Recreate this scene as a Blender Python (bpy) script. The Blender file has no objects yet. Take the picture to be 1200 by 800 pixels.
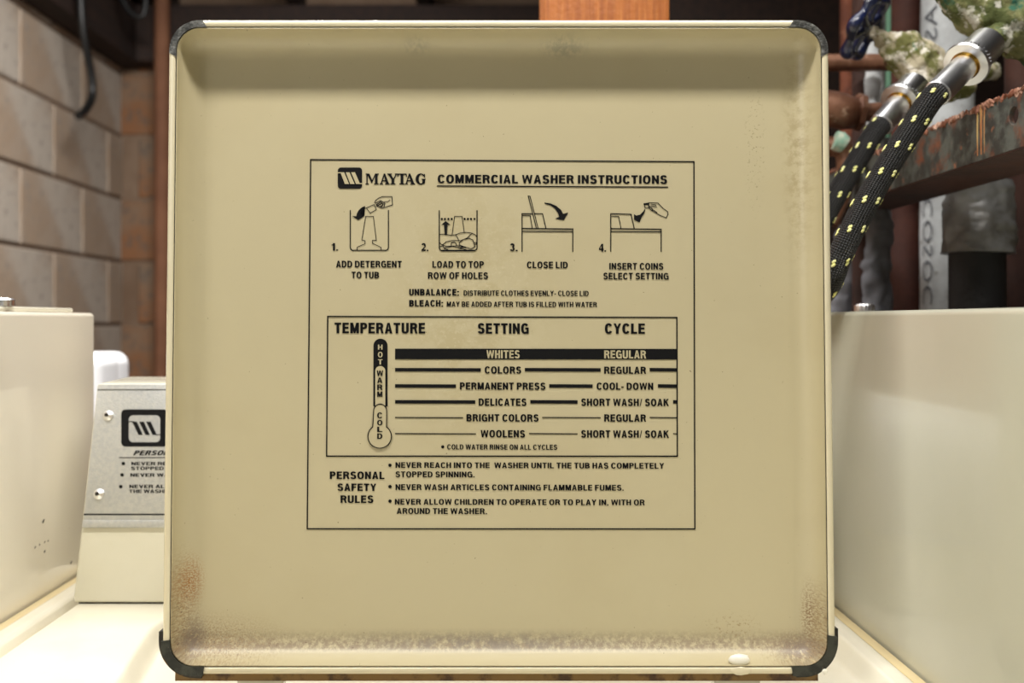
import bpy, bmesh, math, random
from mathutils import Vector, Matrix, noise

C = bpy.context.scene.collection
random.seed(7)
F, CX, CY, H = 1167.0, 573.0, 375.0, 1.15      # focal length and principal point for 1200x800, eye height (m)

# ------------------------------------------------------------------ camera
cd = bpy.data.cameras.new('camera'); cam = bpy.data.objects.new('camera', cd); C.objects.link(cam)
cam.location = (0, 0, H); cam.rotation_euler = (math.pi/2, 0, 0)
cd.sensor_width = 36; cd.lens = 36*F/1200; cd.shift_x = (600-CX)/1200; cd.shift_y = (CY-400)/1200
cd.clip_start = .01
cd.dof.use_dof = True; cd.dof.focus_distance = .665; cd.dof.aperture_fstop = 6.6
bpy.context.scene.camera = cam

# ------------------------------------------------------------------ world, lights, exposure
w = bpy.data.worlds.new('world'); bpy.context.scene.world = w; w.use_nodes = True
w.node_tree.nodes['Background'].inputs[0].default_value = (1.0, .96, .92, 1)
w.node_tree.nodes['Background'].inputs[1].default_value = .22
def area(name, loc, aim, sx, sy, power, col):
    l = bpy.data.lights.new(name, 'AREA'); l.shape = 'RECTANGLE'; l.size = sx; l.size_y = sy; l.energy = power; l.color = col
    o = bpy.data.objects.new(name, l); C.objects.link(o); o.location = loc
    d = Vector(aim)-Vector(loc)
    o.rotation_euler = d.to_track_quat('-Z', 'Y').to_euler()
    return o
area('ceiling_tube_light', (-.05, .33, H+.96), (-.05, .36, 0), 1.2, .09, 33, (1, .965, .90))
area('rear_fill_light', (-.05, .92, H+.94), (-.05, .92, H), 1.1, .45, 11, (1, .97, .92))  # added overhead fill, there for highlights on the chrome couplings
area('left_soft_fill', (-1.12, -.35, H+.45), (.5, .8, H), .8, .5, 7, (.95, .98, 1))  # added soft light giving the chrome something bright to reflect
area('left_wall_fill', (-.45, 1.35, H+.96), (-1.0, 2.1, H-.2), .6, .3, 62, (1, .97, .93))  # added light that brightens the left block wall
vs = bpy.context.scene.view_settings
bpy.context.scene.display_settings.display_device = 'sRGB'
vs.view_transform = 'Standard'; vs.look = 'None'; vs.gamma = 1; vs.use_curve_mapping = False
vs.exposure = -0.74

# ------------------------------------------------------------------ helpers
def P(x, y, Y): return Vector(((x-CX)/F*Y, Y, H+(CY-y)/F*Y))
def s2l(c):
    return tuple((v/255/12.92 if v/255 <= .04045 else ((v/255+.055)/1.055)**2.4) for v in c)+(1,)
def mat(name, col, rough=.5, metal=0, coat=0, bump=0, bscale=80, mixes=(), coatrough=.05, spec=.5):
    """mixes: (colour, noise scale, threshold, softness, stretch xyz)"""
    m = bpy.data.materials.new(name); m.use_nodes = True; nt = m.node_tree; b = nt.nodes['Principled BSDF']
    b.inputs['Base Color'].default_value = s2l(col); b.inputs['Roughness'].default_value = rough
    b.inputs['Metallic'].default_value = metal; b.inputs['Coat Weight'].default_value = coat
    b.inputs['Coat Roughness'].default_value = coatrough; b.inputs['Specular IOR Level'].default_value = spec
    tc = nt.nodes.new('ShaderNodeTexCoord'); prev = None
    for i, (c2, sc, th, sf, st) in enumerate(mixes):
        mp = nt.nodes.new('ShaderNodeMapping'); mp.inputs['Scale'].default_value = st; mp.inputs['Location'].default_value = (i*3.1, i*1.7, i*.9)
        nt.links.new(tc.outputs['Object'], mp.inputs[0])
        n = nt.nodes.new('ShaderNodeTexNoise'); n.inputs['Scale'].default_value = sc; n.inputs['Detail'].default_value = 6
        n.inputs['Roughness'].default_value = .62
        nt.links.new(mp.outputs[0], n.inputs['Vector'])
        r = nt.nodes.new('ShaderNodeMapRange'); r.interpolation_type = 'SMOOTHSTEP'
        r.inputs['From Min'].default_value = th-sf; r.inputs['From Max'].default_value = th+sf
        nt.links.new(n.outputs['Fac'], r.inputs['Value'])
        mx = nt.nodes.new('ShaderNodeMix'); mx.data_type = 'RGBA'
        nt.links.new(r.outputs[0], mx.inputs['Factor'])
        if prev: nt.links.new(prev, mx.inputs['A'])
        else: mx.inputs['A'].default_value = s2l(col)
        mx.inputs['B'].default_value = s2l(c2); prev = mx.outputs['Result']
    if prev: nt.links.new(prev, b.inputs['Base Color'])
    if bump:
        n = nt.nodes.new('ShaderNodeTexNoise'); n.inputs['Scale'].default_value = bscale; n.inputs['Detail'].default_value = 5
        nt.links.new(tc.outputs['Object'], n.inputs['Vector'])
        bp = nt.nodes.new('ShaderNodeBump'); bp.inputs['Strength'].default_value = bump; bp.inputs['Distance'].default_value = .002
        nt.links.new(n.outputs['Fac'], bp.inputs['Height']); nt.links.new(bp.outputs[0], b.inputs['Normal'])
    return m
def smooth(me, ang=40):
    for p in me.polygons: p.use_smooth = True
    try: me.set_sharp_from_angle(angle=math.radians(ang))
    except Exception: pass
def link(name, me, m=None, parent=None, ang=40):
    o = bpy.data.objects.new(name, me); C.objects.link(o)
    if m: me.materials.append(m)
    if ang: smooth(me, ang)
    if parent: o.parent = parent; o.matrix_parent_inverse = Matrix.Identity(4)
    return o
def bmobj(name, bm, m=None, parent=None, ang=40):
    me = bpy.data.meshes.new(name); bmesh.ops.recalc_face_normals(bm, faces=bm.faces); bm.to_mesh(me); bm.free()
    return link(name, me, m, parent, ang)
def tag(o, label, cat, group=None, kind=None):
    if label: o['label'] = label
    if cat: o['category'] = cat
    if group: o['group'] = group
    if kind: o['kind'] = kind
    return o
def empty(name, loc=(0, 0, 0), label=None, cat=None, group=None):
    o = bpy.data.objects.new(name, None); C.objects.link(o); o.location = loc; o.empty_display_size = .05
    return tag(o, label, cat, group)
def local(o, parent):       # world-built child kept in place under a translated parent
    o.parent = parent; o.location = Vector(o.location)-parent.matrix_basis.translation
    return o
def box(bm, lo, hi, bev=0, seg=2):
    g = bmesh.ops.create_cube(bm, size=1); lo = Vector(lo); hi = Vector(hi)
    for v in g['verts']: v.co = Vector(((lo[k]+hi[k])/2+v.co[k]*(hi[k]-lo[k]) for k in range(3)))
    if bev:
        es = list({e for v in g['verts'] for e in v.link_edges})
        bmesh.ops.bevel(bm, geom=es, offset=bev, segments=seg, profile=.5, affect='EDGES')
    return bm
def boxobj(name, lo, hi, m, parent=None, bev=0, seg=3):
    o = bmobj(name, box(bmesh.new(), lo, hi, bev, seg), m, None)
    if parent: local(o, parent)
    return o
def spline(pts, n=8):
    pts = [Vector(p) for p in pts]; out = []
    q = [pts[0]*2-pts[1]]+pts+[pts[-1]*2-pts[-2]]
    for i in range(1, len(q)-2):
        a, b, c, d = q[i-1:i+3]
        for k in range(n):
            t = k/n
            out.append(.5*((2*b)+(c-a)*t+(2*a-5*b+4*c-d)*t*t+(3*b-a-3*c+d)*t**3))
    out.append(pts[-1]); return out
def frames(pts):
    T = []
    for i in range(len(pts)):
        T.append((pts[min(i+1, len(pts)-1)]-pts[max(i-1, 0)]).normalized())
    ref = Vector((0, 0, 1)) if abs(T[0].z) < .9 else Vector((0, 1, 0))
    N = [T[0].cross(ref).normalized()]
    for i in range(1, len(pts)):
        n = N[-1]-T[i]*N[-1].dot(T[i]); N.append(n.normalized())
    return T, N, [t.cross(n) for t, n in zip(T, N)]
def tube(bm, pts, rad, seg=16, cap=True, uv=False):
    pts = [Vector(p) for p in pts]; T, N, B = frames(pts)
    if not hasattr(rad, '__len__'): rad = [rad]*len(pts)
    ly = bm.loops.layers.uv.verify() if uv else None
    rings = []; L = [0]
    for i in range(1, len(pts)): L.append(L[-1]+(pts[i]-pts[i-1]).length)
    for i, p in enumerate(pts):
        rings.append([bm.verts.new(p+(N[i]*math.cos(a)+B[i]*math.sin(a))*rad[i]) for a in (2*math.pi*k/seg for k in range(seg))])
    for i in range(len(pts)-1):
        for k in range(seg):
            f = bm.faces.new((rings[i][k], rings[i][(k+1) % seg], rings[i+1][(k+1) % seg], rings[i+1][k]))
            if uv:
                for lp, (u, v) in zip(f.loops, ((L[i], k/seg), (L[i], (k+1)/seg), (L[i+1], (k+1)/seg), (L[i+1], k/seg))): lp[ly].uv = (u, v)
    if cap:
        bm.faces.new(rings[0][::-1]); bm.faces.new(rings[-1])
    return rings
def tubeobj(name, pts, rad, m, parent=None, seg=16, cap=True, uv=False, ang=40, rough=0, nscale=60):
    bm = bmesh.new(); tube(bm, pts, rad, seg, cap, uv)
    if rough:
        bm.normal_update()
        for v in bm.verts: v.co += v.normal*rough*noise.fractal(v.co*nscale, 1, 2, 4)
    o = bmobj(name, bm, m, None, ang)
    if parent: local(o, parent)
    return o

# ------------------------------------------------------------------ materials
ENAMEL = (228, 225, 208)
M = {}
M['enamel'] = mat('cream_enamel', ENAMEL, .22, coat=.6, coatrough=.04, mixes=[((222, 218, 197), 6, .55, .2, (1, 1, 1))])
M['deck'] = mat('deck_enamel', (226, 221, 204), .3, coat=.3, mixes=[((220, 213, 192), 9, .6, .15, (1, 1, 1)), ((150, 118, 75), 210, .74, .02, (1, 1, 1))])
M['enamel_grey'] = mat('grey_cream_enamel', (192, 190, 174), .3, coat=.35, coatrough=.05, mixes=[((185, 184, 166), 4, .5, .2, (1, 1, 1))])  # cream enamel toned greyer and darker for the right machine
M['enamel_scuffed'] = mat('scuffed_cream_enamel', (238, 232, 216), .25, coat=.6, coatrough=.04, mixes=[((110, 90, 65), 120, .735, .015, (1, 1, 1))])
M['black'] = mat('black_print', (10, 10, 12), .7, spec=.2)
M['rim'] = mat('lid_rim_enamel', (224, 214, 184), .25, coat=.5)
M['trim'] = mat('shaded_trim_enamel', (214, 196, 152), .4)  # beige put in for the dimmer outward-facing edge of the deck
M['light_print'] = mat('cream_print', (192, 181, 147), .4)
M['rubber'] = mat('black_rubber', (52, 54, 46), .45, bump=.3, bscale=300, mixes=[((24, 26, 20), 90, .5, .1, (1, 1, 1)), ((120, 112, 92), 140, .68, .05, (1, 1, 1))])
M['shaded_brown_gasket'] = mat('stained_shaded_gasket', (128, 98, 48), .5, mixes=[((70, 44, 14), 50, .56, .08, (1, 1, 1))])
M['gasket_dark'] = mat('dark_brown_gasket', (50, 42, 28), .5, mixes=[((22, 20, 15), 60, .5, .1, (1, 1, 1)), ((110, 76, 36), 110, .62, .06, (1, 1, 1))])
M['bare'] = mat('worn_bare_metal', (120, 120, 116), .5, metal=.6, bump=.5, bscale=400, mixes=[((70, 70, 68), 160, .5, .12, (1, 1, 1)), ((190, 186, 176), 190, .7, .04, (1, 1, 1))])
M['chrome'] = mat('chrome', (236, 237, 240), .3, metal=1)
M['alu'] = mat('brushed_aluminium', (206, 206, 202), .36, metal=.55, bump=.25, bscale=700, mixes=[((192, 194, 194), 300, .5, .2, (1, .2, 1))])
M['brass'] = mat('brass', (180, 140, 60), .25, metal=1)
M['dark_seam'] = mat('dark_seam', (30, 26, 18), .7)
M['porcelain'] = mat('tub_porcelain', (222, 220, 212), .25, coat=.5)
M['white_plastic'] = mat('white_plastic', (238, 240, 244), .35)
M['wood'] = mat('pine_post', (172, 98, 34), .6, bump=.4, bscale=200, mixes=[((150, 80, 24), 60, .52, .12, (4, 4, .12)), ((204, 134, 66), 150, .6, .1, (5, 5, .1))])
M['dark_wood'] = mat('dark_timber', (46, 28, 18), .8, bump=.4, bscale=60, mixes=[((26, 14, 9), 20, .5, .2, (3, .3, 3))])
M['block'] = mat('cinder_block', (176, 166, 154), .9, bump=.9, bscale=60, mixes=[((158, 138, 118), 2.2, .52, .12, (1, 1, 1)), ((140, 132, 124), 30, .62, .1, (1, 1, 1))])
M['block_brown'] = mat('stained_cinder_block', (122, 104, 86), .9, bump=.9, bscale=60, mixes=[((128, 88, 58), 2.6, .48, .12, (1, 1, 1)), ((92, 84, 76), 20, .6, .1, (1, 1, 1))])
M['mortar'] = mat('mortar', (128, 108, 90), .95, bump=.6, bscale=90, mixes=[((106, 84, 66), 5, .5, .2, (1, 1, 1))])
M['concrete'] = mat('concrete_floor', (120, 114, 106), .85, bump=.3, bscale=20, mixes=[((92, 86, 80), 3, .5, .2, (1, 1, 1))])
M['cable'] = mat('black_cable', (12, 12, 12), .5)
M['rust'] = mat('rusty_pipe', (128, 70, 44), .75, metal=.1, bump=.8, bscale=120, mixes=[((86, 44, 28), 18, .5, .15, (1, 1, 1)), ((168, 120, 92), 55, .62, .08, (1, 1, 1))])
M['rust_dark'] = mat('dark_rusty_pipe', (70, 38, 26), .8, bump=.6, bscale=90, mixes=[((44, 24, 18), 12, .5, .2, (1, 1, 1))])
M['conduit'] = mat('rusty_conduit', (128, 86, 60), .8, mixes=[((104, 66, 44), 6, .5, .2, (1, 1, 1))])
M['rust_red'] = mat('red_rust_pipe', (92, 48, 34), .75, bump=.5, bscale=90, mixes=[((60, 30, 22), 12, .5, .2, (1, 1, 1)), ((140, 128, 110), 8, .62, .06, (1, 1, .4))])
M['copper'] = mat('aged_copper', (138, 98, 76), .42, metal=.35, bump=.3, bscale=90, mixes=[((92, 58, 42), 22, .5, .15, (1, 1, 1)), ((184, 154, 130), 60, .66, .06, (1, 1, 1))])
M['wrap'] = mat('canvas_pipe_wrap', (202, 206, 208), .85, bump=.5, bscale=70, mixes=[((176, 178, 180), 24, .55, .15, (1, 1, 1)), ((140, 138, 132), 60, .66, .06, (1, 1, 1))])
M['wrap_grey'] = mat('grey_cloth_wrap', (126, 127, 134), .85, bump=.4, bscale=60, mixes=[((104, 104, 108), 22, .52, .14, (1, 1, 1))])
M['tape'] = mat('grey_duct_tape', (132, 132, 132), .42, metal=.25, bump=.4, bscale=60, mixes=[((92, 88, 80), 16, .55, .15, (1, 1, 1))])
M['black_pipe'] = mat('sooty_black_pipe', (26, 25, 27), .6, bump=.6, bscale=80, mixes=[((64, 62, 64), 45, .66, .06, (1, 1, 1))])
M['green_pipe'] = mat('pale_green_tube', (112, 160, 132), .5)
M['blue'] = mat('blue_handle_paint', (22, 32, 70), .3, coat=.5, mixes=[((12, 18, 40), 60, .5, .15, (1, 1, 1)), ((150, 150, 160), 140, .7, .03, (1, 1, 1))])
M['crust'] = mat('corroded_valve', (186, 176, 150), .85, bump=1.0, bscale=260, mixes=[((112, 112, 62), 42, .5, .05, (1, 1, 1)), ((222, 216, 204), 60, .57, .04, (1, 1, 1)), ((36, 104, 62), 30, .63, .03, (1, 1, 1)), ((92, 62, 44), 70, .66, .03, (1, 1, 1))])
M['crust_green'] = mat('green_corroded_valve', (128, 128, 84), .85, bump=1.0, bscale=260, mixes=[((84, 92, 48), 40, .5, .06, (1, 1, 1)), ((206, 204, 190), 55, .56, .04, (1, 1, 1)), ((44, 96, 76), 26, .6, .04, (1, 1, 1)), ((70, 50, 40), 60, .66, .03, (1, 1, 1))])
M['beam'] = mat('rusted_painted_steel', (96, 100, 94), .6, metal=.2, bump=.5, bscale=120, mixes=[((62, 62, 58), 60, .5, .12, (1, 1, 1)), ((132, 78, 54), 24, .60, .08, (1, 1, 1)), ((176, 116, 84), 60, .68, .06, (1, 1, 1))])
M['beam_rust'] = mat('orange_rust', (150, 106, 86), .85, bump=.9, bscale=180, mixes=[((116, 66, 44), 40, .5, .12, (1, 1, 1)), ((206, 172, 152), 60, .6, .08, (1, 1, 1))])
M['drip'] = mat('dried_drip', (178, 120, 72), .7, bump=.6, bscale=200, mixes=[((206, 180, 120), 90, .55, .1, (3, 3, .4)), ((120, 52, 28), 60, .6, .1, (3, 3, .3))])
M['fleck'] = mat('yellow_tracer_thread', (236, 236, 150), .8, mixes=[((232, 232, 180), 400, .55, .1, (1, 1, 1))])
def hose_mat():
    m = mat('black_braid', (11, 11, 14), .5); nt = m.node_tree; b = nt.nodes['Principled BSDF']
    uv = nt.nodes.new('ShaderNodeUVMap'); sp = nt.nodes.new('ShaderNodeSeparateXYZ'); nt.links.new(uv.outputs[0], sp.inputs[0])
    def mth(op, a, bb):
        n = nt.nodes.new('ShaderNodeMath'); n.operation = op
        for i, q in enumerate((a, bb)):
            if q is None: continue
            if isinstance(q, (int, float)): n.inputs[i].default_value = q
            else: nt.links.new(q, n.inputs[i])
        return n.outputs[0]
    u = mth('MULTIPLY', sp.outputs[0], 2*math.pi/.0034); v = mth('MULTIPLY', sp.outputs[1], 2*math.pi*14)
    a = mth('SINE', mth('ADD', u, v), None); c = mth('SINE', mth('SUBTRACT', u, v), None)
    h = mth('MULTIPLY', a, c)
    bp = nt.nodes.new('ShaderNodeBump'); bp.inputs['Strength'].default_value = 1; bp.inputs['Distance'].default_value = .0012
    nt.links.new(h, bp.inputs['Height']); nt.links.new(bp.outputs[0], b.inputs['Normal'])
    return m
M['hose'] = hose_mat()

# ------------------------------------------------------------------ room shell
def struct(name, bm, m): return tag(bmobj(name, bm, m, None, 0), None, None, kind='structure')
XW, YB, ZC = -1.2, 3.25, H+1.2
struct('floor', box(bmesh.new(), (XW-.2, -2.75, -.1), (2.4, YB+.2, 0)), M['concrete'])
struct('ceiling', box(bmesh.new(), (XW-.2, -2.75, ZC), (2.4, YB+.2, ZC+.05)), M['dark_wood'])
wl = struct('wall_left', box(bmesh.new(), (XW-.2, -2.75, 0), (XW-.006, YB+.2, ZC)), M['mortar'])
wb = struct('wall_back', box(bmesh.new(), (XW-.006, YB+.006, 0), (2.4, YB+.2, ZC)), M['mortar'])
struct('wall_right', box(bmesh.new(), (2.2, -2.75, 0), (2.4, YB+.012, ZC)), M['mortar'])
ch, cl = .205, .39
def blocks(wall, m, axis, u0, n, k0, k1):
    me = None
    for k in range(k0, k1):
        for i in range(n):
            off = 0 if k % 2 else cl/2
            u = u0+i*cl+off
            if me is None:
                bm = box(bmesh.new(), (-(cl-.010)/2 if axis == 'x' else -.012, -.012 if axis == 'x' else -(cl-.010)/2, -(ch-.010)/2),
                         ((cl-.010)/2 if axis == 'x' else 0.0, 0.0 if axis == 'x' else (cl-.010)/2, (ch-.010)/2), .004, 1)
                o = bmobj('cinder_block', bm, m, wall, 30); me = o.data
            else:
                o = bpy.data.objects.new('cinder_block', me); C.objects.link(o); o.parent = wall
            j = random.uniform(0, .004)
            zz = H-.015+(k+.5)*ch
            o.location = (XW+j, u, zz) if axis == 'y' else (u, YB+.012-j, zz)
# joints on the left wall fall at Y 2.546 and 2.93 in odd courses
blocks(wl, M['block'], 'y', 2.546-cl*3+cl/2, 5, -3, 5)
blocks(wb, M['block_brown'], 'x', XW+.05, 6, -3, 5)
for i in range(8):     # ceiling joists running away from the camera
    x = -1.05+i*.41
    tag(bmobj('ceiling_joist', box(bmesh.new(), (x, -2.7, H+1.0), (x+.045, YB-.01, ZC), .003, 1), M['dark_wood'], None, 30), None, None, kind='structure')
tag(bmobj('trim_2', box(bmesh.new(), (XW-.005, -2.7, H+.82), (XW+.08, YB-.01, H+.999), .003, 1), M['dark_wood'], None, 30), None, None, kind='structure')
tag(bmobj('trim_3', box(bmesh.new(), (XW+.081, YB-.10, H+.82), (2.19, YB-.01, H+.999), .003, 1), M['dark_wood'], None, 30), None, None, kind='structure')
tag(bmobj('dark_backdrop', box(bmesh.new(), (.34, 2.3, 0), (2.19, 2.34, ZC), 0), M['dark_wood'], None, 0), None, None, kind='structure')  # added dark board wall standing in for the darkness behind the pipes

# ------------------------------------------------------------------ washer
DX0, DX1, DY0, DY1 = -.371, .2785, .16, .948
ZD = H-.23
washer = empty('washing_machine', (-.046, .55, 0), 'cream top-loading commercial washer in the centre with its printed lid standing open', 'washing machine')
boxobj('cabinet', (DX0+.004, DY0+.01, .03), (DX1-.004, DY1-.003, ZD-.022), M['enamel'], washer, .006)
for sx in (DX0+.05, DX1-.05):
    for sy in (DY0+.06, DY1-.06):
        tubeobj('foot', [(sx, sy, 0), (sx, sy, .012), (sx, sy, .035)], [.022, .022, .012], M['rubber'], washer, 14)
def sst(a, b, x):
    t = max(0, min(1, (x-a)/(b-a))); return t*t*(3-2*t)
def deck_z(x, y):
    z = 0.0
    # left: rounded outer rim, trough, flat
    if x < -.30:
        z = -.002*(1-sst(-.3628, -.3605, x)) if x < -.350 else -.0145*sst(-.347, -.3405, x)*(1-sst(-.3385, -.3325, x))
        z += .001*(1-sst(-.351, -.349, x)) if x < -.345 else 0
    if x > .262: z = -.002*sst(.2680, .2704, x)+.001
    xl = -.238-max(0, y-.63)*.14
    # lid well with rounded corners
    ax, bx = xl, .2585; ay, by = .175, .79; r = .05
    cx, cy = (ax+bx)/2, (ay+by)/2
    qx, qy = abs(x-cx)-(bx-ax)/2+r, abs(y-cy)-(by-ay)/2+r
    d = math.hypot(max(qx, 0), max(qy, 0))+min(max(qx, qy), 0)-r
    wd = .0100
    z -= .015*sst(0, wd, -d)
    return ZD+z
def deck():
    bm = bmesh.new()
    NX = 400; xs = [-.3628+.6332*i/NX for i in range(NX+1)]; ys = [DY0+(DY1-DY0)*j/150 for j in range(151)]
    V = {}
    def inside(x, y):
        qx, qy = abs(x-.0)-.20+.07, abs(y-.40)-.18+.07
        return math.hypot(max(qx, 0), max(qy, 0))+min(max(qx, qy), 0)-.07 < 0
    def vv(i, j):
        if (i, j) not in V: V[i, j] = bm.verts.new((xs[i], ys[j], deck_z(xs[i], ys[j])))
        return V[i, j]
    for i in range(NX):
        for j in range(150):
            if inside((xs[i]+xs[i+1])/2, (ys[j]+ys[j+1])/2): continue
            bm.faces.new((vv(i, j), vv(i+1, j), vv(i+1, j+1), vv(i, j+1)))
    be = [e for e in bm.edges if e.is_boundary]
    g = bmesh.ops.extrude_edge_only(bm, edges=be)
    for v in g['geom']:
        if isinstance(v, bmesh.types.BMVert): v.co.z -= .02
    return bm
local(bmobj('top_deck', deck(), M['deck'], None, 60), washer)
for x0, x1 in ((DX0, -.3630), (.2706, DX1)):
    boxobj('side_trim', (x0, DY0, ZD-.022), (x1, DY1, ZD-.0004), M['trim'], washer, .0008, 2)
# tub and agitator under the opening
bm = bmesh.new()
tube(bm, [(0, .40, ZD-.03), (0, .40, ZD-.05), (0, .40, ZD-.10), (0, .40, ZD-.45)], [.262, .215, .25, .24], 48, False)
bm.faces.new([v for v in bm.verts if abs(v.co.z-(ZD-.45)) < 1e-5])
local(bmobj('wash_tub', bm, M['porcelain'], None, 50), washer)
tubeobj('agitator', [(0, .40, ZD-.45), (0, .40, ZD-.42), (0, .40, ZD-.38), (0, .40, ZD-.2), (0, .40, ZD-.09), (0, .40, ZD-.08)], [.16, .15, .07, .05, .03, .018], M['black_pipe'], washer, 24)

# ---- console
CX0, CX1 = -.337, .247
cb = [(.806, ZD+.0012), (.856, H-.0545), (.93, H-.0526), (.93, ZD+.0012)]
def prism(prof, x0, x1, bev, seg=2):
    bm = bmesh.new(); a = [bm.verts.new((x0, y, z)) for y, z in prof]; b = [bm.verts.new((x1, y, z)) for y, z in prof]
    n = len(prof); bm.faces.new(a); bm.faces.new(b[::-1])
    for i in range(n): bm.faces.new((a[i], b[i], b[(i+1) % n], a[(i+1) % n]))
    if bev: bmesh.ops.bevel(bm, geom=list(bm.edges), offset=bev, segments=seg, profile=.5, affect='EDGES')
    return bm
console = local(bmobj('console', prism(cb, CX0, CX1, .0025, 3), M['enamel'], None), washer)
boxobj('gap_shade', (CX0+.004, .8085, ZD-.001), (CX1-.004, .92, ZD+.004), M['dark_seam'], washer)  # dark strip stands in for the shade in the gap below the console
cO = Vector((0, .806, ZD+.0012)); cVv = (Vector((0, .856, H-.0545))-cO); cLen = cVv.length; cVv.normalize(); cUu = Vector((1, 0, 0)); cN = Vector((0, -cVv.z, cVv.y))
def mk_plane(O, U, V, N):
    def pix(x, y, off):       # measured pixel -> coordinates in that real plane, lifted by off
        d = P(x, y, 1)-Vector((0, 0, H)); o0 = O+N*off; t = (o0-Vector((0, 0, H))).dot(N)/d.dot(N)
        p = Vector((0, 0, H))+d*t-o0
        return p.dot(U), p.dot(V)
    def world(u, v, off): return O+U*u+V*v+N*off
    return pix, world
cpix, cworld = mk_plane(cO, cUu, cVv, cN)
def on_plane(name, world, pts, off, thick, m, parent, bev=0):
    bm = bmesh.new(); a = [bm.verts.new(world(u, v, off)) for u, v in pts]
    if thick:
        b = [bm.verts.new(world(u, v, off-thick)) for u, v in pts]; n = len(pts)
        bm.faces.new(b[::-1])
        for i in range(n): bm.faces.new((a[i], b[i], b[(i+1) % n], a[(i+1) % n]))
    bm.faces.new(a)
    if bev: bmesh.ops.bevel(bm, geom=list(bm.edges), offset=bev, segments=2, profile=.5, affect='EDGES')
    return bm
def child(o, parent, root=None):      # geometry in world coordinates below a part
    o.parent = parent; mw = parent.matrix_basis.copy(); p = parent.parent
    while p: mw = p.matrix_basis @ mw; p = p.parent
    o.matrix_basis = mw.inverted() @ o.matrix_basis
    return o
_, vb = cpix(150, 611, 0); _, vt = cpix(150, 450.5, 0)
pl0, pl1 = CX0+.0018, CX1-.0018
child(bmobj('face_plate', on_plane('p', cworld, [(pl0, vb), (pl1, vb), (pl1, vt), (pl0, vt)], .0016, .0014, M['alu'], None, .0004), M['alu'], None), console)
_, vb2 = cpix(150, 618.5, 0)
child(bmobj('plate_lip', on_plane('p', cworld, [(pl0, vb2), (pl1, vb2), (pl1, vb+.001), (pl0, vb+.001)], .0034, .0032, M['alu'], None, .0008), M['alu'], None), console)
_, v1 = cpix(150, 457.5, 0)
child(bmobj('plate_groove', on_plane('p', cworld, [(pl0, v1), (pl1, v1), (pl1, v1+.0008), (pl0, v1+.0008)], .0018, .0003, None, None), M['dark_seam'], None), console)
_, v1 = cpix(150, 602.8, 0)
child(bmobj('trim_line', on_plane('p', cworld, [(pl0, v1-.0006), (pl1, v1-.0006), (pl1, v1+.0006), (pl0, v1+.0006)], .0018, .0003, None, None), M['black'], None), console)

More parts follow.
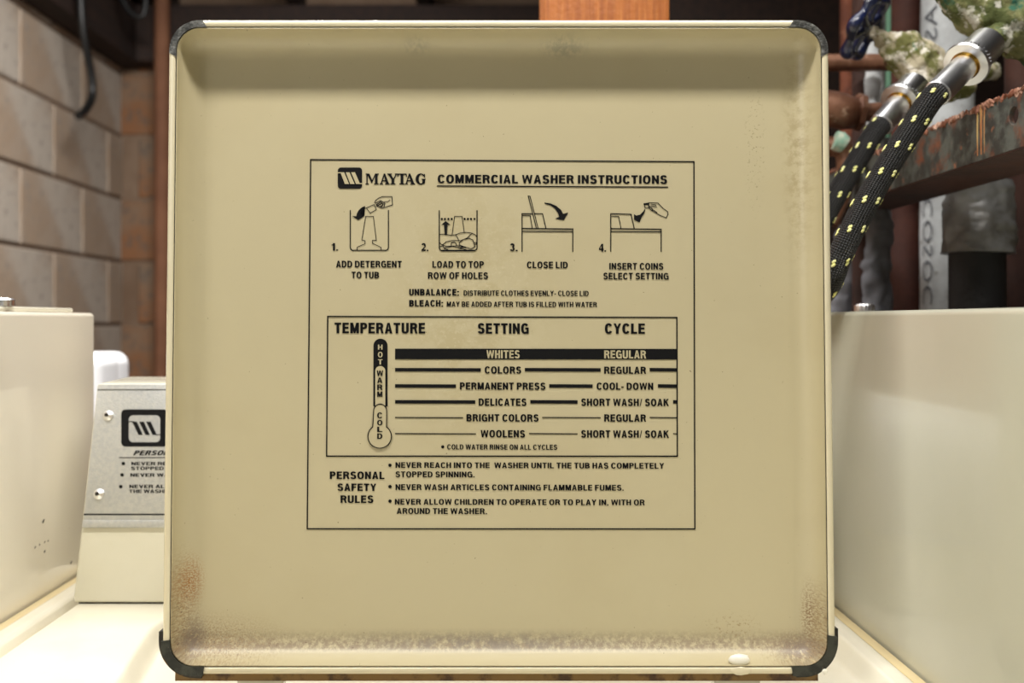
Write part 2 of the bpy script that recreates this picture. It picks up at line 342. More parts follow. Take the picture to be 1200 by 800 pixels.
# ---- plain bold condensed capitals drawn from strokes (1 unit = cap height)
def _ring(cx, cy, rx, ry, a0, a1, t, h, n=22, e=2.35):
    def pt(rx_, ry_, a):
        c, s_ = math.cos(a), math.sin(a)
        return (cx+math.copysign(abs(c)**(2/e), c)*rx_, cy+math.copysign(abs(s_)**(2/e), s_)*ry_)
    A = [math.radians(a0+(a1-a0)*k/n) for k in range(n+1)]; o_ = [pt(rx, ry, a) for a in A]; i_ = [pt(rx-t, ry-h, a) for a in A]
    return [[o_[k], o_[k+1], i_[k+1], i_[k]] for k in range(n)]
def _r(a, b, c, d): return [[(a, b), (c, b), (c, d), (a, d)]]
def glyph(ch, t=.185, h=.15):
    bowl = lambda y0, y1, xr, xc=.32: _r(.05, y1-h, xc, y1)+_r(.05, y0, xc, y0+h)+_ring(xc, (y0+y1)/2, xr-xc, (y1-y0)/2, -90, 90, t, h, 14)
    stem = _r(0, 0, t, 1)
    G = {
     'A': (.68, lambda: [[(0, 0), (t, 0), (.34, .80), (.34, 1), (.235, 1)], [(.68, 0), (.68-t, 0), (.34, .80), (.34, 1), (.445, 1)]]+_r(.13, .2, .55, .2+h)),
     'B': (.66, lambda: stem+bowl(0, .565, .66)+bowl(.43, 1, .63)),
     'C': (.66, lambda: _ring(.34, .5, .34, .515, 32, 328, t, h, 30)),
     'D': (.67, lambda: stem+bowl(0, 1, .67, .27)),
     'E': (.58, lambda: stem+_r(0, 0, .58, h)+_r(0, .425, .54, .425+h)+_r(0, 1-h, .57, 1)),
     'F': (.55, lambda: stem+_r(0, .41, .50, .41+h)+_r(0, 1-h, .55, 1)),
     'G': (.70, lambda: _ring(.35, .5, .35, .515, 35, 310, t, h, 30)+_r(.38, .40, .70, .40+h)+_r(.70-t*.85, 0, .70, .5)),
     'H': (.65, lambda: stem+_r(.65-t, 0, .65, 1)+_r(0, .425, .65, .425+h)),
     'I': (t, lambda: stem),
     'K': (.68, lambda: stem+[[(.15, .33), (.15, .56), (.44, 1), (.66, 1)], [(.25, .5), (.40, .66), (.69, 0), (.47, 0)]]),
     'L': (.54, lambda: stem+_r(0, 0, .54, h)),
     'M': (.79, lambda: stem+_r(.79-t, 0, .79, 1)+[[(0, 1), (.25, 1), (.465, .22), (.465, 0), (.33, 0)], [(.79, 1), (.54, 1), (.325, .22), (.325, 0), (.46, 0)]]),
     'N': (.65, lambda: stem+_r(.65-t, 0, .65, 1)+[[(0, 1), (.19, 1), (.65, 0), (.46, 0)]]),
     'O': (.71, lambda: _ring(.355, .5, .355, .515, 0, 360, t, h, 36)),
     'P': (.62, lambda: stem+bowl(.39, 1, .62)),
     'R': (.66, lambda: stem+bowl(.42, 1, .64)+[[(.34, .50), (.54, .50), (.68, 0), (.47, 0)]]),
     'S': (.63, lambda: _ring(.315, .725, .295, .29, 12, 262, t, h, 20)+_ring(.315, .29, .315, .305, 82, -168, t, h, 20)+[[(.2, .45), (.2, .58), (.43, .57), (.43, .44)]]),
     'T': (.60, lambda: _r(0, 1-h, .60, 1)+_r(.30-t/2, 0, .30+t/2, 1)),
     'U': (.65, lambda: _r(0, .32, t, 1)+_r(.65-t, .32, .65, 1)+_ring(.325, .32, .325, .335, 180, 360, t, h, 18)),
     'V': (.66, lambda: [[(0, 1), (t, 1), (.415, 0), (.245, 0)], [(.66, 1), (.66-t, 1), (.245, 0), (.415, 0)]]),
     'W': (.95, lambda: [[(0, 1), (.175, 1), (.325, 0), (.16, 0)], [(.16, 0), (.325, 0), (.555, 1), (.395, 1)], [(.395, 1), (.555, 1), (.79, 0), (.625, 0)], [(.625, 0), (.79, 0), (.95, 1), (.775, 1)]]),
     'Y': (.66, lambda: [[(0, 1), (.2, 1), (.42, .45), (.33, .36), (.24, .42)], [(.66, 1), (.46, 1), (.24, .45), (.33, .36), (.42, .42)]]+_r(.33-t/2, 0, .33+t/2, .45)),
     '1': (.40, lambda: _r(.40-t, 0, .40, 1)+[[(.0, .70), (.22, .70), (.22, .84), (0, .82)]]),
     '2': (.60, lambda: _ring(.30, .69, .30, .32, 165, -30, t, h, 18)+_r(0, 0, .60, h)+[[(.34, .50), (.56, .56), (.27, .14), (0, .14)]]),
     '3': (.60, lambda: _ring(.28, .735, .285, .275, 165, -90, t, h, 18)+_ring(.28, .29, .31, .305, 90, -165, t, h, 18)),
     '4': (.66, lambda: _r(.36, 0, .36+t, 1)+_r(0, .2, .66, .2+h)+[[(0, .2+h), (.36, 1), (.46, 1), (.16, .2+h)]]),
     '.': (t, lambda: _r(0, 0, t, .17)), ',': (t, lambda: _r(0, 0, t, .17)+[[(.06, -.14), (t, 0), (.08, 0)]]),
     ':': (t, lambda: _r(0, 0, t, .17)+_r(0, .53, t, .70)), '-': (.30, lambda: _r(0, .30, .30, .30+h)), '/': (.30, lambda: [[(0, 0), (.1, 0), (.3, 1), (.2, 1)]])}
    return G[ch]

# ---- flat print helpers: every mesh is a child in the plane it is printed on
class Print:
    def __init__(s, pix, world, parent, off, rot=0.0): s.pix, s.world, s.parent, s.off, s.rot = pix, world, parent, off, rot
    def mesh(s, name, polys, m, off=None):
        off = s.off if off is None else off
        bm = bmesh.new()
        for poly in polys:
            try: bm.faces.new([bm.verts.new(s.world(u, v, off)) for u, v in poly])
            except ValueError: pass
        bmesh.ops.triangulate(bm, faces=bm.faces)
        me = bpy.data.meshes.new(name); bm.to_mesh(me); bm.free()
        return child(link(name, me, m, None, 0), s.parent)
    def uv(s, pts): return [s.pix(x, y, s.off) for x, y in pts]
    def line(s, pts, wpx, close=False):
        if close: pts = list(pts)+[pts[0]]
        q = [Vector(p) for p in s.uv(pts)]; out = []
        hw = wpx*.5*(s.pix(601, 400, s.off)[0]-s.pix(600, 400, s.off)[0])
        for a, b in zip(q, q[1:]):
            d = (b-a)
            if d.length < 1e-7: continue
            d.normalize(); n = Vector((-d.y, d.x))*hw; a = a-d*hw*.8; b = b+d*hw*.8
            out.append([a+n, b+n, b-n, a-n])
        return out
    def disc(s, x, y, r, n=14, r2=None):
        return s.uv([(x+r*math.cos(2*math.pi*k/n), y+(r2 or r)*math.sin(2*math.pi*k/n)) for k in range(n)])
    def text(s, name, body, x0, x1, yt, yb, m, bold=.03, off=None, shear=0):
        off = s.off if off is None else off; t = .225+(bold-.03)*3; x = 0; polys = []
        for ch in body:
            if ch == ' ': x += .26; continue
            wd_, fn = glyph(ch, t, t*.82)
            if ch == 'I': wd_ = t
            polys += [[(x+a, b) for a, b in p] for p in fn()]; x += wd_+.11
        tot = x-.11; out = []
        for p in polys:
            out.append(s.uv_off([(x0+(a+shear*b)/tot*(x1-x0), yb+(yt-yb)*b+a/tot*(x1-x0)*s.rot) for a, b in p], off))
        return s.mesh(name, out, m, off)
    def uv_off(s, pts, off): return [s.pix(x, y, off) for x, y in pts]
def rrect(x0, y0, x1, y1, r, n=5):
    out = []
    for cx, cy, a0 in ((x1-r, y1-r, 0), (x0+r, y1-r, 90), (x0+r, y0+r, 180), (x1-r, y0+r, 270)):
        for k in range(n+1):
            a = math.radians(a0+90*k/n); out.append((cx+r*math.cos(a), cy+r*math.sin(a)))
    return out
cp = Print(cpix, cworld, console, .0019)
K = M['black']
# screws
def screw(px, py):
    u, v = cpix(px, py, 0.0016); c = cworld(u, v, .0016)
    prof = [(0, .0044), (.0012, .0044), (.0028, .0018), (.0034, .001), (.0033, .0001)]
    bm = bmesh.new()
    T = cN; tube(bm, [c+T*q[0] for q in prof], [q[1] for q in prof], 20)
    o = child(bmobj('screw', bm, M['chrome'], None, 30), console)
    return o
screw(127, 487); screw(116, 579)
for px, py in ((127, 487), (116, 579)):
    bm = bmesh.new(); u, v = cpix(px, py, .0016); c = cworld(u, v, .0016); tube(bm, [c+cN*.0036, c+cN*.0050], .0017, 6)
    child(bmobj('screw_socket', bm, M['dark_seam'], None, 0), console)
# emblem: black rounded frame, silver inside, three slanted bars
cp.mesh('emblem', [cp.uv(rrect(142, 479.5, 196.5, 523, 5))], K)
cp.mesh('emblem_field', [cp.uv(rrect(151, 486.5, 187.8, 518, 5))], M['alu'], .0021)
bars = [[(155+d, 494), (160.5+d, 494), (167.5+d, 509.5), (162.5+d, 509.5)] for d in (0, 8.2, 16.4)]
cp.mesh('emblem_bar', [cp.uv(b) for b in bars]+[cp.uv([(151, 493.4), (157, 493.4), (157, 494.4), (151, 494.4)]), cp.uv([(182, 508.7), (188, 508.7), (188, 509.7), (182, 509.7)])], K, .0023)
cp.text('plate_heading', 'PERSONAL SAFETY RULES', 156, 290, 527.6, 533.2, K, .03, shear=.3)
cp.mesh('plate_line', cp.line([(140, 536), (310, 536)], .9), K)
for by, x in ((543, 144.5), (556.2, 143), (570, 141.5)): cp.mesh('plate_bullet', [cp.disc(x, by, 2.1)], K)
for t, x0, x1, a, b in (('NEVER REACH INTO THE WASHER UNTIL THE TUB HAS', 154, 380, 541, 545), ('STOPPED SPINNING.', 153.5, 235, 546.6, 550.6), ('NEVER WASH ARTICLES CONTAINING FLAMMABLE FUMES.', 152.8, 400, 554.4, 558.4),
                        ('NEVER ALLOW CHILDREN TO OPERATE OR TO PLAY IN OR AROUND', 151.6, 430, 567.8, 571.8), ('THE WASHER.', 151.3, 204, 573.4, 577.4)):
    cp.text('plate_text', t, x0, x1, a, b, K, .018)

# ---- lid (a part of the washer; everything on it is a sub-part)
LB = .638; LW0, LW1 = P(189, 791, LB).x, P(980.5, 791, LB).x
lz0 = P(600, 791, LB).z
lean = math.atan(.0335)
lV = Vector((0, math.sin(lean), math.cos(lean))); lN = Vector((0, -math.cos(lean), math.sin(lean))); lU = Vector((1, 0, 0))
lO = Vector(((LW0+LW1)/2, LB, lz0)); LHW = (LW1-LW0)/2; LHH = .4246/math.cos(lean)
lpix, lworld = mk_plane(lO, lU, lV, lN)
NC = 12
def loop(bm, ins, wd, r0=.0205):
    r = max(.002, r0-ins); pts = rrect(-LHW+ins, ins, LHW-ins, LHH-ins, r, NC)
    return [bm.verts.new(lworld(u, v, wd)) for u, v in pts]
def skin(bm, specs, capfirst=False, caplast=False):
    L = [loop(bm, *s) for s in specs]; n = len(L[0])
    for a, b in zip(L, L[1:]):
        for k in range(n): bm.faces.new((a[k], a[(k+1) % n], b[(k+1) % n], b[k]))
    if capfirst: bm.faces.new(L[0])
    if caplast: bm.faces.new(L[-1])
    return bm
lid = local(bmobj('lid', skin(bmesh.new(), [(.0049, -.004), (.0047, -.0004), (.0042, 0.0), (.0022, .0), (.0009, -.0008), (.0002, -.0022), (0, -.004), (0, -.014), (.002, -.0175), (.006, -.019)], False, True), M['rim'], None, 50), washer)
lid['label'] = 'square cream lid standing open, printed instructions facing the camera'
PD = .0185                               # depth of the dished inner panel
prof = [(.0054, -.004), (.0054, -.0009), (.0060, -.0006)]
for k in range(1, 11):
    a = math.pi/2*k/10; prof.append((.0060+.0145*(1-math.cos(a)), -.0006-(PD-.0006)*math.sin(a)))
def panel_mat():
    m = mat('aged_inner_enamel', (196, 185, 151), .36, coat=.3, coatrough=.3); nt = m.node_tree; b = nt.nodes['Principled BSDF']
    N = nt.nodes.new; Lk = nt.links.new
    tc = N('ShaderNodeTexCoord'); sp = N('ShaderNodeSeparateXYZ'); Lk(tc.outputs['UV'], sp.inputs[0])
    def mth(op, a, bb=None, cl=False):
        n = N('ShaderNodeMath'); n.operation = op; n.use_clamp = cl
        for i, q in enumerate((a, bb)):
            if q is None: continue
            if isinstance(q, (int, float)): n.inputs[i].default_value = q
            else: Lk(q, n.inputs[i])
        return n.outputs[0]
    def rng(v, a, b_, lo=0, hi=1):
        r = N('ShaderNodeMapRange'); r.interpolation_type = 'SMOOTHSTEP'
        for k, q in (('From Min', a), ('From Max', b_), ('To Min', lo), ('To Max', hi)): r.inputs[k].default_value = q
        Lk(v, r.inputs['Value']); return r.outputs[0]
    def nz(scale, det=6, loc=0, rough=.6):
        mp = N('ShaderNodeMapping'); mp.inputs['Location'].default_value = (loc, loc*.7, 0); Lk(tc.outputs['UV'], mp.inputs[0])
        n = N('ShaderNodeTexNoise'); n.inputs['Scale'].default_value = scale; n.inputs['Detail'].default_value = det; n.inputs['Roughness'].default_value = rough
        Lk(mp.outputs[0], n.inputs['Vector']); return n.outputs['Fac']
    state = {'c': None}
    def over(col, fac):
        mx = N('ShaderNodeMix'); mx.data_type = 'RGBA'; Lk(fac, mx.inputs['Factor'])
        if state['c']: Lk(state['c'], mx.inputs['A'])
        else: mx.inputs['A'].default_value = s2l((196, 185, 151))
        mx.inputs['B'].default_value = s2l(col); state['c'] = mx.outputs['Result']
    u, v = sp.outputs[0], sp.outputs[1]       # metres across the lid / metres up from its bottom edge
    def gauss(cx, cy, rx, ry):
        a = mth('DIVIDE', mth('SUBTRACT', u, cx), rx); c = mth('DIVIDE', mth('SUBTRACT', v, cy), ry)
        d = mth('SQRT', mth('ADD', mth('MULTIPLY', a, a), mth('MULTIPLY', c, c)))
        return rng(d, 0, 1, 1, 0)
    over((191, 179, 144), rng(nz(9, 4, 1), .45, .7, 0, .6))
    # drip-etched, paler and browner patches round the middle of the print
    cen = gauss(-.02, .235, .075, .13)
    over((182, 168, 128), mth('MULTIPLY', cen, rng(nz(40, 8, 3, .7), .46, .56, 0, .6)))
    over((206, 196, 164), mth('MULTIPLY', cen, rng(nz(260, 5, 5, .7), .55, .62, 0, .6)))
    # bottom dirt band
    band = mth('MULTIPLY', rng(v, .0095, .0135), rng(v, .014, .026, 1, 0))
    over((150, 134, 112), mth('MULTIPLY', band, rng(nz(260, 8, 7, .8), .40, .56, 0, .9)))
    over((104, 78, 54), mth('MULTIPLY', band, rng(nz(420, 6, 9, .75), .58, .66, 0, .8)))
    mid = mth('MULTIPLY', band, gauss(-.01, .02, .12, .03))
    over((138, 128, 116), mth('MULTIPLY', mid, rng(nz(120, 8, 8, .8), .42, .55, 0, .9)))
    # corner grime and rust
    for cx, cy, rx, ry in ((-.198, .016, .075, .026), (.204, .012, .045, .016), (-.208, .04, .015, .05), (.2095, .032, .007, .034)):
        g = gauss(cx, cy, rx, ry)
        over((158, 132, 96), mth('MULTIPLY', g, rng(nz(700, 8, 11, .8), .46, .56, 0, .9)))
        over((108, 84, 66), mth('MULTIPLY', g, rng(nz(900, 5, 13, .7), .55, .62, 0, .85)))
    gl = gauss(-.203, .056, .012, .024)
    over((158, 104, 40), mth('MULTIPLY', gl, rng(nz(900, 5, 15, .7), .47, .54)))
    for cx, cy, rx, ry in ((-.201, .018, .012, .02), (.196, .012, .022, .012)):
        over((128, 112, 96), mth('MULTIPLY', gauss(cx, cy, rx, ry), rng(nz(320, 6, 18, .7), .40, .5, 0, .9)))
    gr = gauss(.204, .034, .007, .032)
    over((128, 94, 56), mth('MULTIPLY', gr, rng(nz(900, 5, 17, .7), .46, .54, 0, .9)))
    over((138, 104, 62), mth('MULTIPLY', gauss(.155, .026, .024, .014), rng(nz(420, 6, 19, .7), .54, .62, 0, .7)))
    # scuffs at the upper right and dull spots near the top edge
    over((112, 94, 62), mth('MULTIPLY', gauss(.172, .345, .010, .06), rng(nz(420, 6, 21, .7), .56, .64, 0, .8)))
    over((150, 130, 88), mth('MULTIPLY', gauss(.2, .34, .014, .11), rng(nz(160, 6, 22, .7), .42, .62, 0, .5)))
    over((132, 128, 110), mth('MULTIPLY', gauss(.044, .411, .022, .010), rng(nz(240, 5, 23), .35, .6, 0, .6)))
    over((140, 134, 112), mth('MULTIPLY', gauss(-.055, .412, .014, .008), rng(nz(240, 5, 25), .35, .6, 0, .5)))
    # sparse specks everywhere
    over((100, 82, 56), rng(nz(420, 3, 27), .725, .74, 0, .9))
    Lk(state['c'], b.inputs['Base Color'])
    bp = N('ShaderNodeBump'); bp.inputs['Strength'].default_value = .12; bp.inputs['Distance'].default_value = .0008
    Lk(nz(34, 3, 31), bp.inputs['Height']); Lk(bp.outputs[0], b.inputs['Normal'])
    rr = mth('ADD', mth('MULTIPLY', band, .3), .36); Lk(rr, b.inputs['Roughness'])
    return m
def add_uv(bm):
    ly = bm.loops.layers.uv.verify()
    for f in bm.faces:
        for lp in f.loops:
            p = lp.vert.co-lO; lp[ly].uv = (p.dot(lU), p.dot(lV))
    return bm
child(bmobj('inner_panel', add_uv(skin(bmesh.new(), prof, False, True)), panel_mat(), None, 60), lid)
child(bmobj('seam', skin(bmesh.new(), [(.0046, -.0012), (.0058, -.0012)]), M['dark_seam'], None, 0), lid)
def arc_strip(corner, ext_u, ext_v, in0, in1, wd, th, r0=.0205, end=.0025):
    """strip following one corner of the rim; corner = (sx, sy), in0/in1 insets of its outer and inner edge"""
    sx, sy = corner; bm = bmesh.new(); R = r0
    def path(ins):
        r = R-ins; cxx = LHW-R; cyy = R
        pts = [(LHW-ins, cyy+ext_v)]
        for k in range(0, 15):
            a = math.radians(90*k/14); pts.append((cxx+r*math.cos(a), cyy-r*math.sin(a)))
        pts.append((cxx-ext_u, ins)); return pts
    o_, i_ = path(in0), path(in1)
    i_[0] = (i_[0][0], i_[0][1]+end); i_[-1] = (i_[-1][0]-end, i_[-1][1])
    def W(p, w_): return bm.verts.new(lworld(sx*p[0], p[1] if sy < 0 else LHH-p[1], w_))
    ov = [W(p, wd) for p in o_]; iv = [W(p, wd) for p in i_]; ob = [W(p, wd-th) for p in o_]; ib = [W(p, wd-th) for p in i_]
    n = len(ov)
    for k in range(n-1):
        bm.faces.new((ov[k], ov[k+1], iv[k+1], iv[k])); bm.faces.new((ov[k+1], ov[k], ob[k], ob[k+1])); bm.faces.new((iv[k], iv[k+1], ib[k+1], ib[k])); bm.faces.new((ob[k], ob[k+1], ib[k+1], ib[k]))
    for k in (0, n-1): bm.faces.new((ov[k], iv[k], ib[k], ob[k]))
    return bm
child(bmobj('worn_corner', arc_strip((-1, 1), .002, .002, .0009, .0053, .0003, .0012), M['bare'], None, 30), lid)
child(bmobj('worn_corner', arc_strip((1, 1), .003, .002, .0009, .0053, .0003, .0012), M['bare'], None, 30), lid)
child(bmobj('corner_gasket', arc_strip((-1, -1), .006, .001, -.0004, .0055, .0007, .004, end=.001), M['rubber'], None, 30), lid)
child(bmobj('corner_gasket', arc_strip((1, -1), .0075, .004, -.0004, .0055, .0007, .004, end=.001), M['rubber'], None, 30), lid)
child(bmobj('hinge_cover', arc_strip((-1, -1), .004, .006, -.0032, .003, -.004, .010, end=.001), M['gasket_dark'], None, 30), lid)
child(bmobj('hinge_cover', arc_strip((1, -1), .004, .008, -.0026, .003, -.004, .010, end=.001), M['gasket_dark'], None, 30), lid)
bm = bmesh.new(); us = (-LHW+.007, LHW-.010)
vsx = [lworld(u, v, w_) for u in us for v in (-.0055, .004) for w_ in (-.006, -.018)]
g = [bm.verts.new(p) for p in vsx]; bmesh.ops.convex_hull(bm, input=g)
child(bmobj('hinge_strip', bm, M['shaded_brown_gasket'], None, 30), lid)  # brown colour stands for underside shadow and brown stain beneath the lid
for s_ in (-1, 1):
    c = lworld(s_*(LHW-.06), 0, -.013)
    boxx = box(bmesh.new(), (c.x-.015, c.y+.001, ZD-.016), (c.x+.015, c.y+.012, lz0+.004), .001, 1)
    child(bmobj('hinge', boxx, M['enamel'], None, 30), lid)
# paint blob that runs over the seam at the bottom, pale chip on the left, spot on the hinge cover
def blob(name, px, py, rx, ry, off, m, th=.0012):
    u, v = lpix(px, py, off); bm = bmesh.new(); sc = LB/F
    g = bmesh.ops.create_uvsphere(bm, u_segments=16, v_segments=8, radius=1)
    for q in g['verts']:
        d = 1+.18*noise.noise(q.co*2+Vector((px, py, 0))); q.co = lworld(u+q.co.x*rx*sc*d, v+q.co.y*ry*sc*d, off+q.co.z*th)
    return child(bmobj(name, bm, m, None, 60), lid)
M['white_paint'] = mat('white_paint', (244, 240, 228), .3, coat=.4)
blob('paint_drip', 866, 773, 13, 7, -.0035, M['white_paint'], .0028); blob('paint_drip', 868, 786, 12, 5.0, .0003, M['rim'], .0008)
blob('paint_chip_glint', 200, 755, 1.6, 4.5, -.0018, M['white_paint'], .0008); blob('paint_chip_glint', 970.5, 748, 2.0, 6.5, -.0018, M['white_paint'], .0008)  # second spot paints in the highlight on the right lip
blob('paint_chip_glint', 966.5, 786.5, 3.2, 3.0, .0007, M['white_paint'], .0005)

# ---- print on the lid
lp = Print(lpix, lworld, lid, -PD+.0003, .003)
LP_ = M['light_print']; L2 = -PD+.0006
lp.mesh('border_line', lp.line([(364, 187), (813.2, 189.4), (814.3, 619.6), (360, 619.4)], 1.5, True), K)
lp.mesh('heading_underline', lp.line([(512.5, 217.8), (782.3, 219.2)], 1.4), K)
T = lambda n, b, x0, x1, yt, yb, bold=.03, m=None, off=None: lp.text(n, b, x0, x1, yt, yb, m or K, bold, off)
T('heading_text', 'COMMERCIAL WASHER INSTRUCTIONS', 512.9, 781.8, 204.6, 214.5, .03)
for t, x0, x1, a, b in (('1.', 388.5, 396.3, 284.8, 293.6), ('2.', 493.8, 502, 284.8, 294), ('3.', 597.7, 606.5, 285.2, 294.1), ('4.', 701.9, 710.2, 285.6, 294.7)):
    T('step_number', t, x0, x1, a, b, .035)
for t, x0, x1, a, b in (('ADD DETERGENT', 393.8, 470.8, 305.4, 313.2), ('TO TUB', 411.9, 444.2, 318.3, 325.9), ('LOAD TO TOP', 506.7, 567, 305.8, 313.5), ('ROW OF HOLES', 501.5, 571.9, 318.9, 326.6),
                        ('CLOSE LID', 617.5, 665.4, 306.4, 314.1), ('INSERT COINS', 714, 777.3, 308, 315.6), ('SELECT SETTING', 707, 783.5, 319.5, 327.2)):
    T('step_caption', t, x0, x1, a, b, .026)
for t, x0, x1, a, b, w_ in (('UNBALANCE:', 479.5, 537.8, 338.4, 346, .035), ('DISTRIBUTE CLOTHES EVENLY- CLOSE LID', 543.3, 689.8, 340.2, 346.3, .02), ('BLEACH:', 479.5, 519.3, 351.4, 358.9, .035), ('MAY BE ADDED AFTER TUB IS FILLED WITH WATER', 523.5, 699.5, 353.2, 359.3, .02)):
    T('note_text', t, x0, x1, a, b, w_)
lp.mesh('chart_frame', lp.line([(384, 370.7), (793.2, 371.9), (793.8, 534.4), (382.7, 534.3)], 1.5, True), K)
for t, x0, x1, a, b in (('TEMPERATURE', 392, 498.2, 377.9, 390.4), ('SETTING', 559.8, 619.6, 378.6, 390.8), ('CYCLE', 708.8, 755.8, 378.8, 390.9)):
    T('chart_heading', t, x0, x1, a, b, .035)
rows = [('WHITES', 570.2, 609, 410.2, 419.6, 'REGULAR', 708, 757, 408.4, 420.9, [(463, 793.4)]),
        ('COLORS', 568, 610.8, 429.2, 437.6, 'REGULAR', 708, 757, 431, 435.1, [(463, 563.5), (615, 703.9), (761.3, 793.4)]),
        ('PERMANENT PRESS', 538.9, 639.2, 448, 456.3, 'COOL- DOWN', 699.2, 765.5, 450, 454.1, [(463, 534.3), (643.6, 694.5), (771, 793.4)]),
        ('DELICATES', 560.9, 616.9, 466.7, 475.2, 'SHORT WASH/ SOAK', 681, 783.9, 468.6, 472.7, [(463, 557), (621.4, 676.9), (788.8, 793.4)]),
        ('BRIGHT COLORS', 546.6, 631.2, 485.1, 493.6, 'REGULAR', 708, 757, 488.4, 489.7, [(463, 542.7), (635.4, 703.9), (761.3, 793.4)]),
        ('WOOLENS', 563.3, 615.2, 503.8, 512.3, 'SHORT WASH/ SOAK', 681, 783.9, 507.3, 508.6, [(463, 557.8), (620, 676.9), (788.8, 793.4)])]
for i, (a, ax0, ax1, yt, yb, b, bx0, bx1, by0, by1, segs) in enumerate(rows):
    m_, of = (LP_, L2) if i == 0 else (K, None)
    T('chart_text', a, ax0, ax1, yt, yb, .03, m_, of); T('chart_text', b, bx0, bx1, yt+.2, yb+.2, .03, m_, of)
    for x0, x1 in segs: lp.mesh('chart_bar', [lp.uv([(x0, by0), (x1, by0+.3), (x1, by1+.3), (x0, by1)])], K)
lp.mesh('bullet', [lp.disc(518.8, 523.4, 1.9)], K)
T('note_text', 'COLD WATER RINSE ON ALL CYCLES', 524, 653, 520.5, 526.5, .022)
# thermometer
def arc(cx, cy, r, a0, a1, n=14): return [(cx+r*math.cos(math.radians(a0+(a1-a0)*k/n)), cy+r*math.sin(math.radians(a0+(a1-a0)*k/n))) for k in range(n+1)]
lp.mesh('thermometer_tube', [lp.uv(arc(445.9, 405, 8.3, 180, 360)+[(454.1, 476), (437.5, 476)])], K)
lp.mesh('thermometer_warm', [lp.uv(arc(445.7, 434.6, 5.9, 180, 360)+[(451.5, 484), (439.8, 484)])], M['light_print'], L2)
cold = arc(445.5, 481, 7.6, 180, 360)+arc(444.9, 511.2, 13.8, -54, 234, 26)
lp.mesh('thermometer_cold', [lp.uv(cold)], M['light_print'], L2+.0001)
lp2 = Print(lpix, lworld, lid, L2+.0003)
lp2.mesh('thermometer_outline', lp2.line(cold, 1.1, True), K)
for t, a, b in (('H', 403.7, 409.5), ('O', 412.2, 418.6), ('T', 420.8, 426.9)): lp2.text('thermometer_letter', t, 442.9, 448.3, a, b, LP_, .02)
for t, a, b in (('W', 433.8, 440.6), ('A', 442.3, 448.6), ('R', 450.4, 457), ('M', 458.6, 464.9), ('C', 483.2, 489.9), ('O', 491.9, 498.2), ('L', 499.8, 505.9), ('D', 507.7, 514.1)):
    lp2.text('thermometer_letter', t, 442.0 if t != 'W' else 441.5, 448.1 if t != 'W' else 449, a, b, K, .025)
for t, x0, x1, a, b in (('PERSONAL', 386.5, 450.6, 552.3, 561), ('SAFETY', 395.4, 441, 566.4, 574.9), ('RULES', 399, 437.5, 580.2, 589)):
    T('rules_heading', t, x0, x1, a, b, .03)
for y in (545, 570, 587): lp.mesh('bullet', [lp.disc(457, y, 2)], K)
for t, x0, x1, a, b in (('NEVER REACH INTO THE  WASHER UNTIL THE TUB HAS COMPLETELY', 463.5, 778.3, 541.4, 548), ('STOPPED SPINNING.', 463.5, 556.3, 552.2, 558.9), ('NEVER WASH ARTICLES CONTAINING FLAMMABLE FUMES.', 463.5, 731, 567.2, 573.9),
                        ('NEVER ALLOW CHILDREN TO OPERATE OR TO PLAY IN, WITH OR', 462.7, 755.4, 584.4, 591), ('AROUND THE WASHER.', 465, 570.8, 595.1, 601.9)):
    T('rules_text', t, x0, x1, a, b, .024)
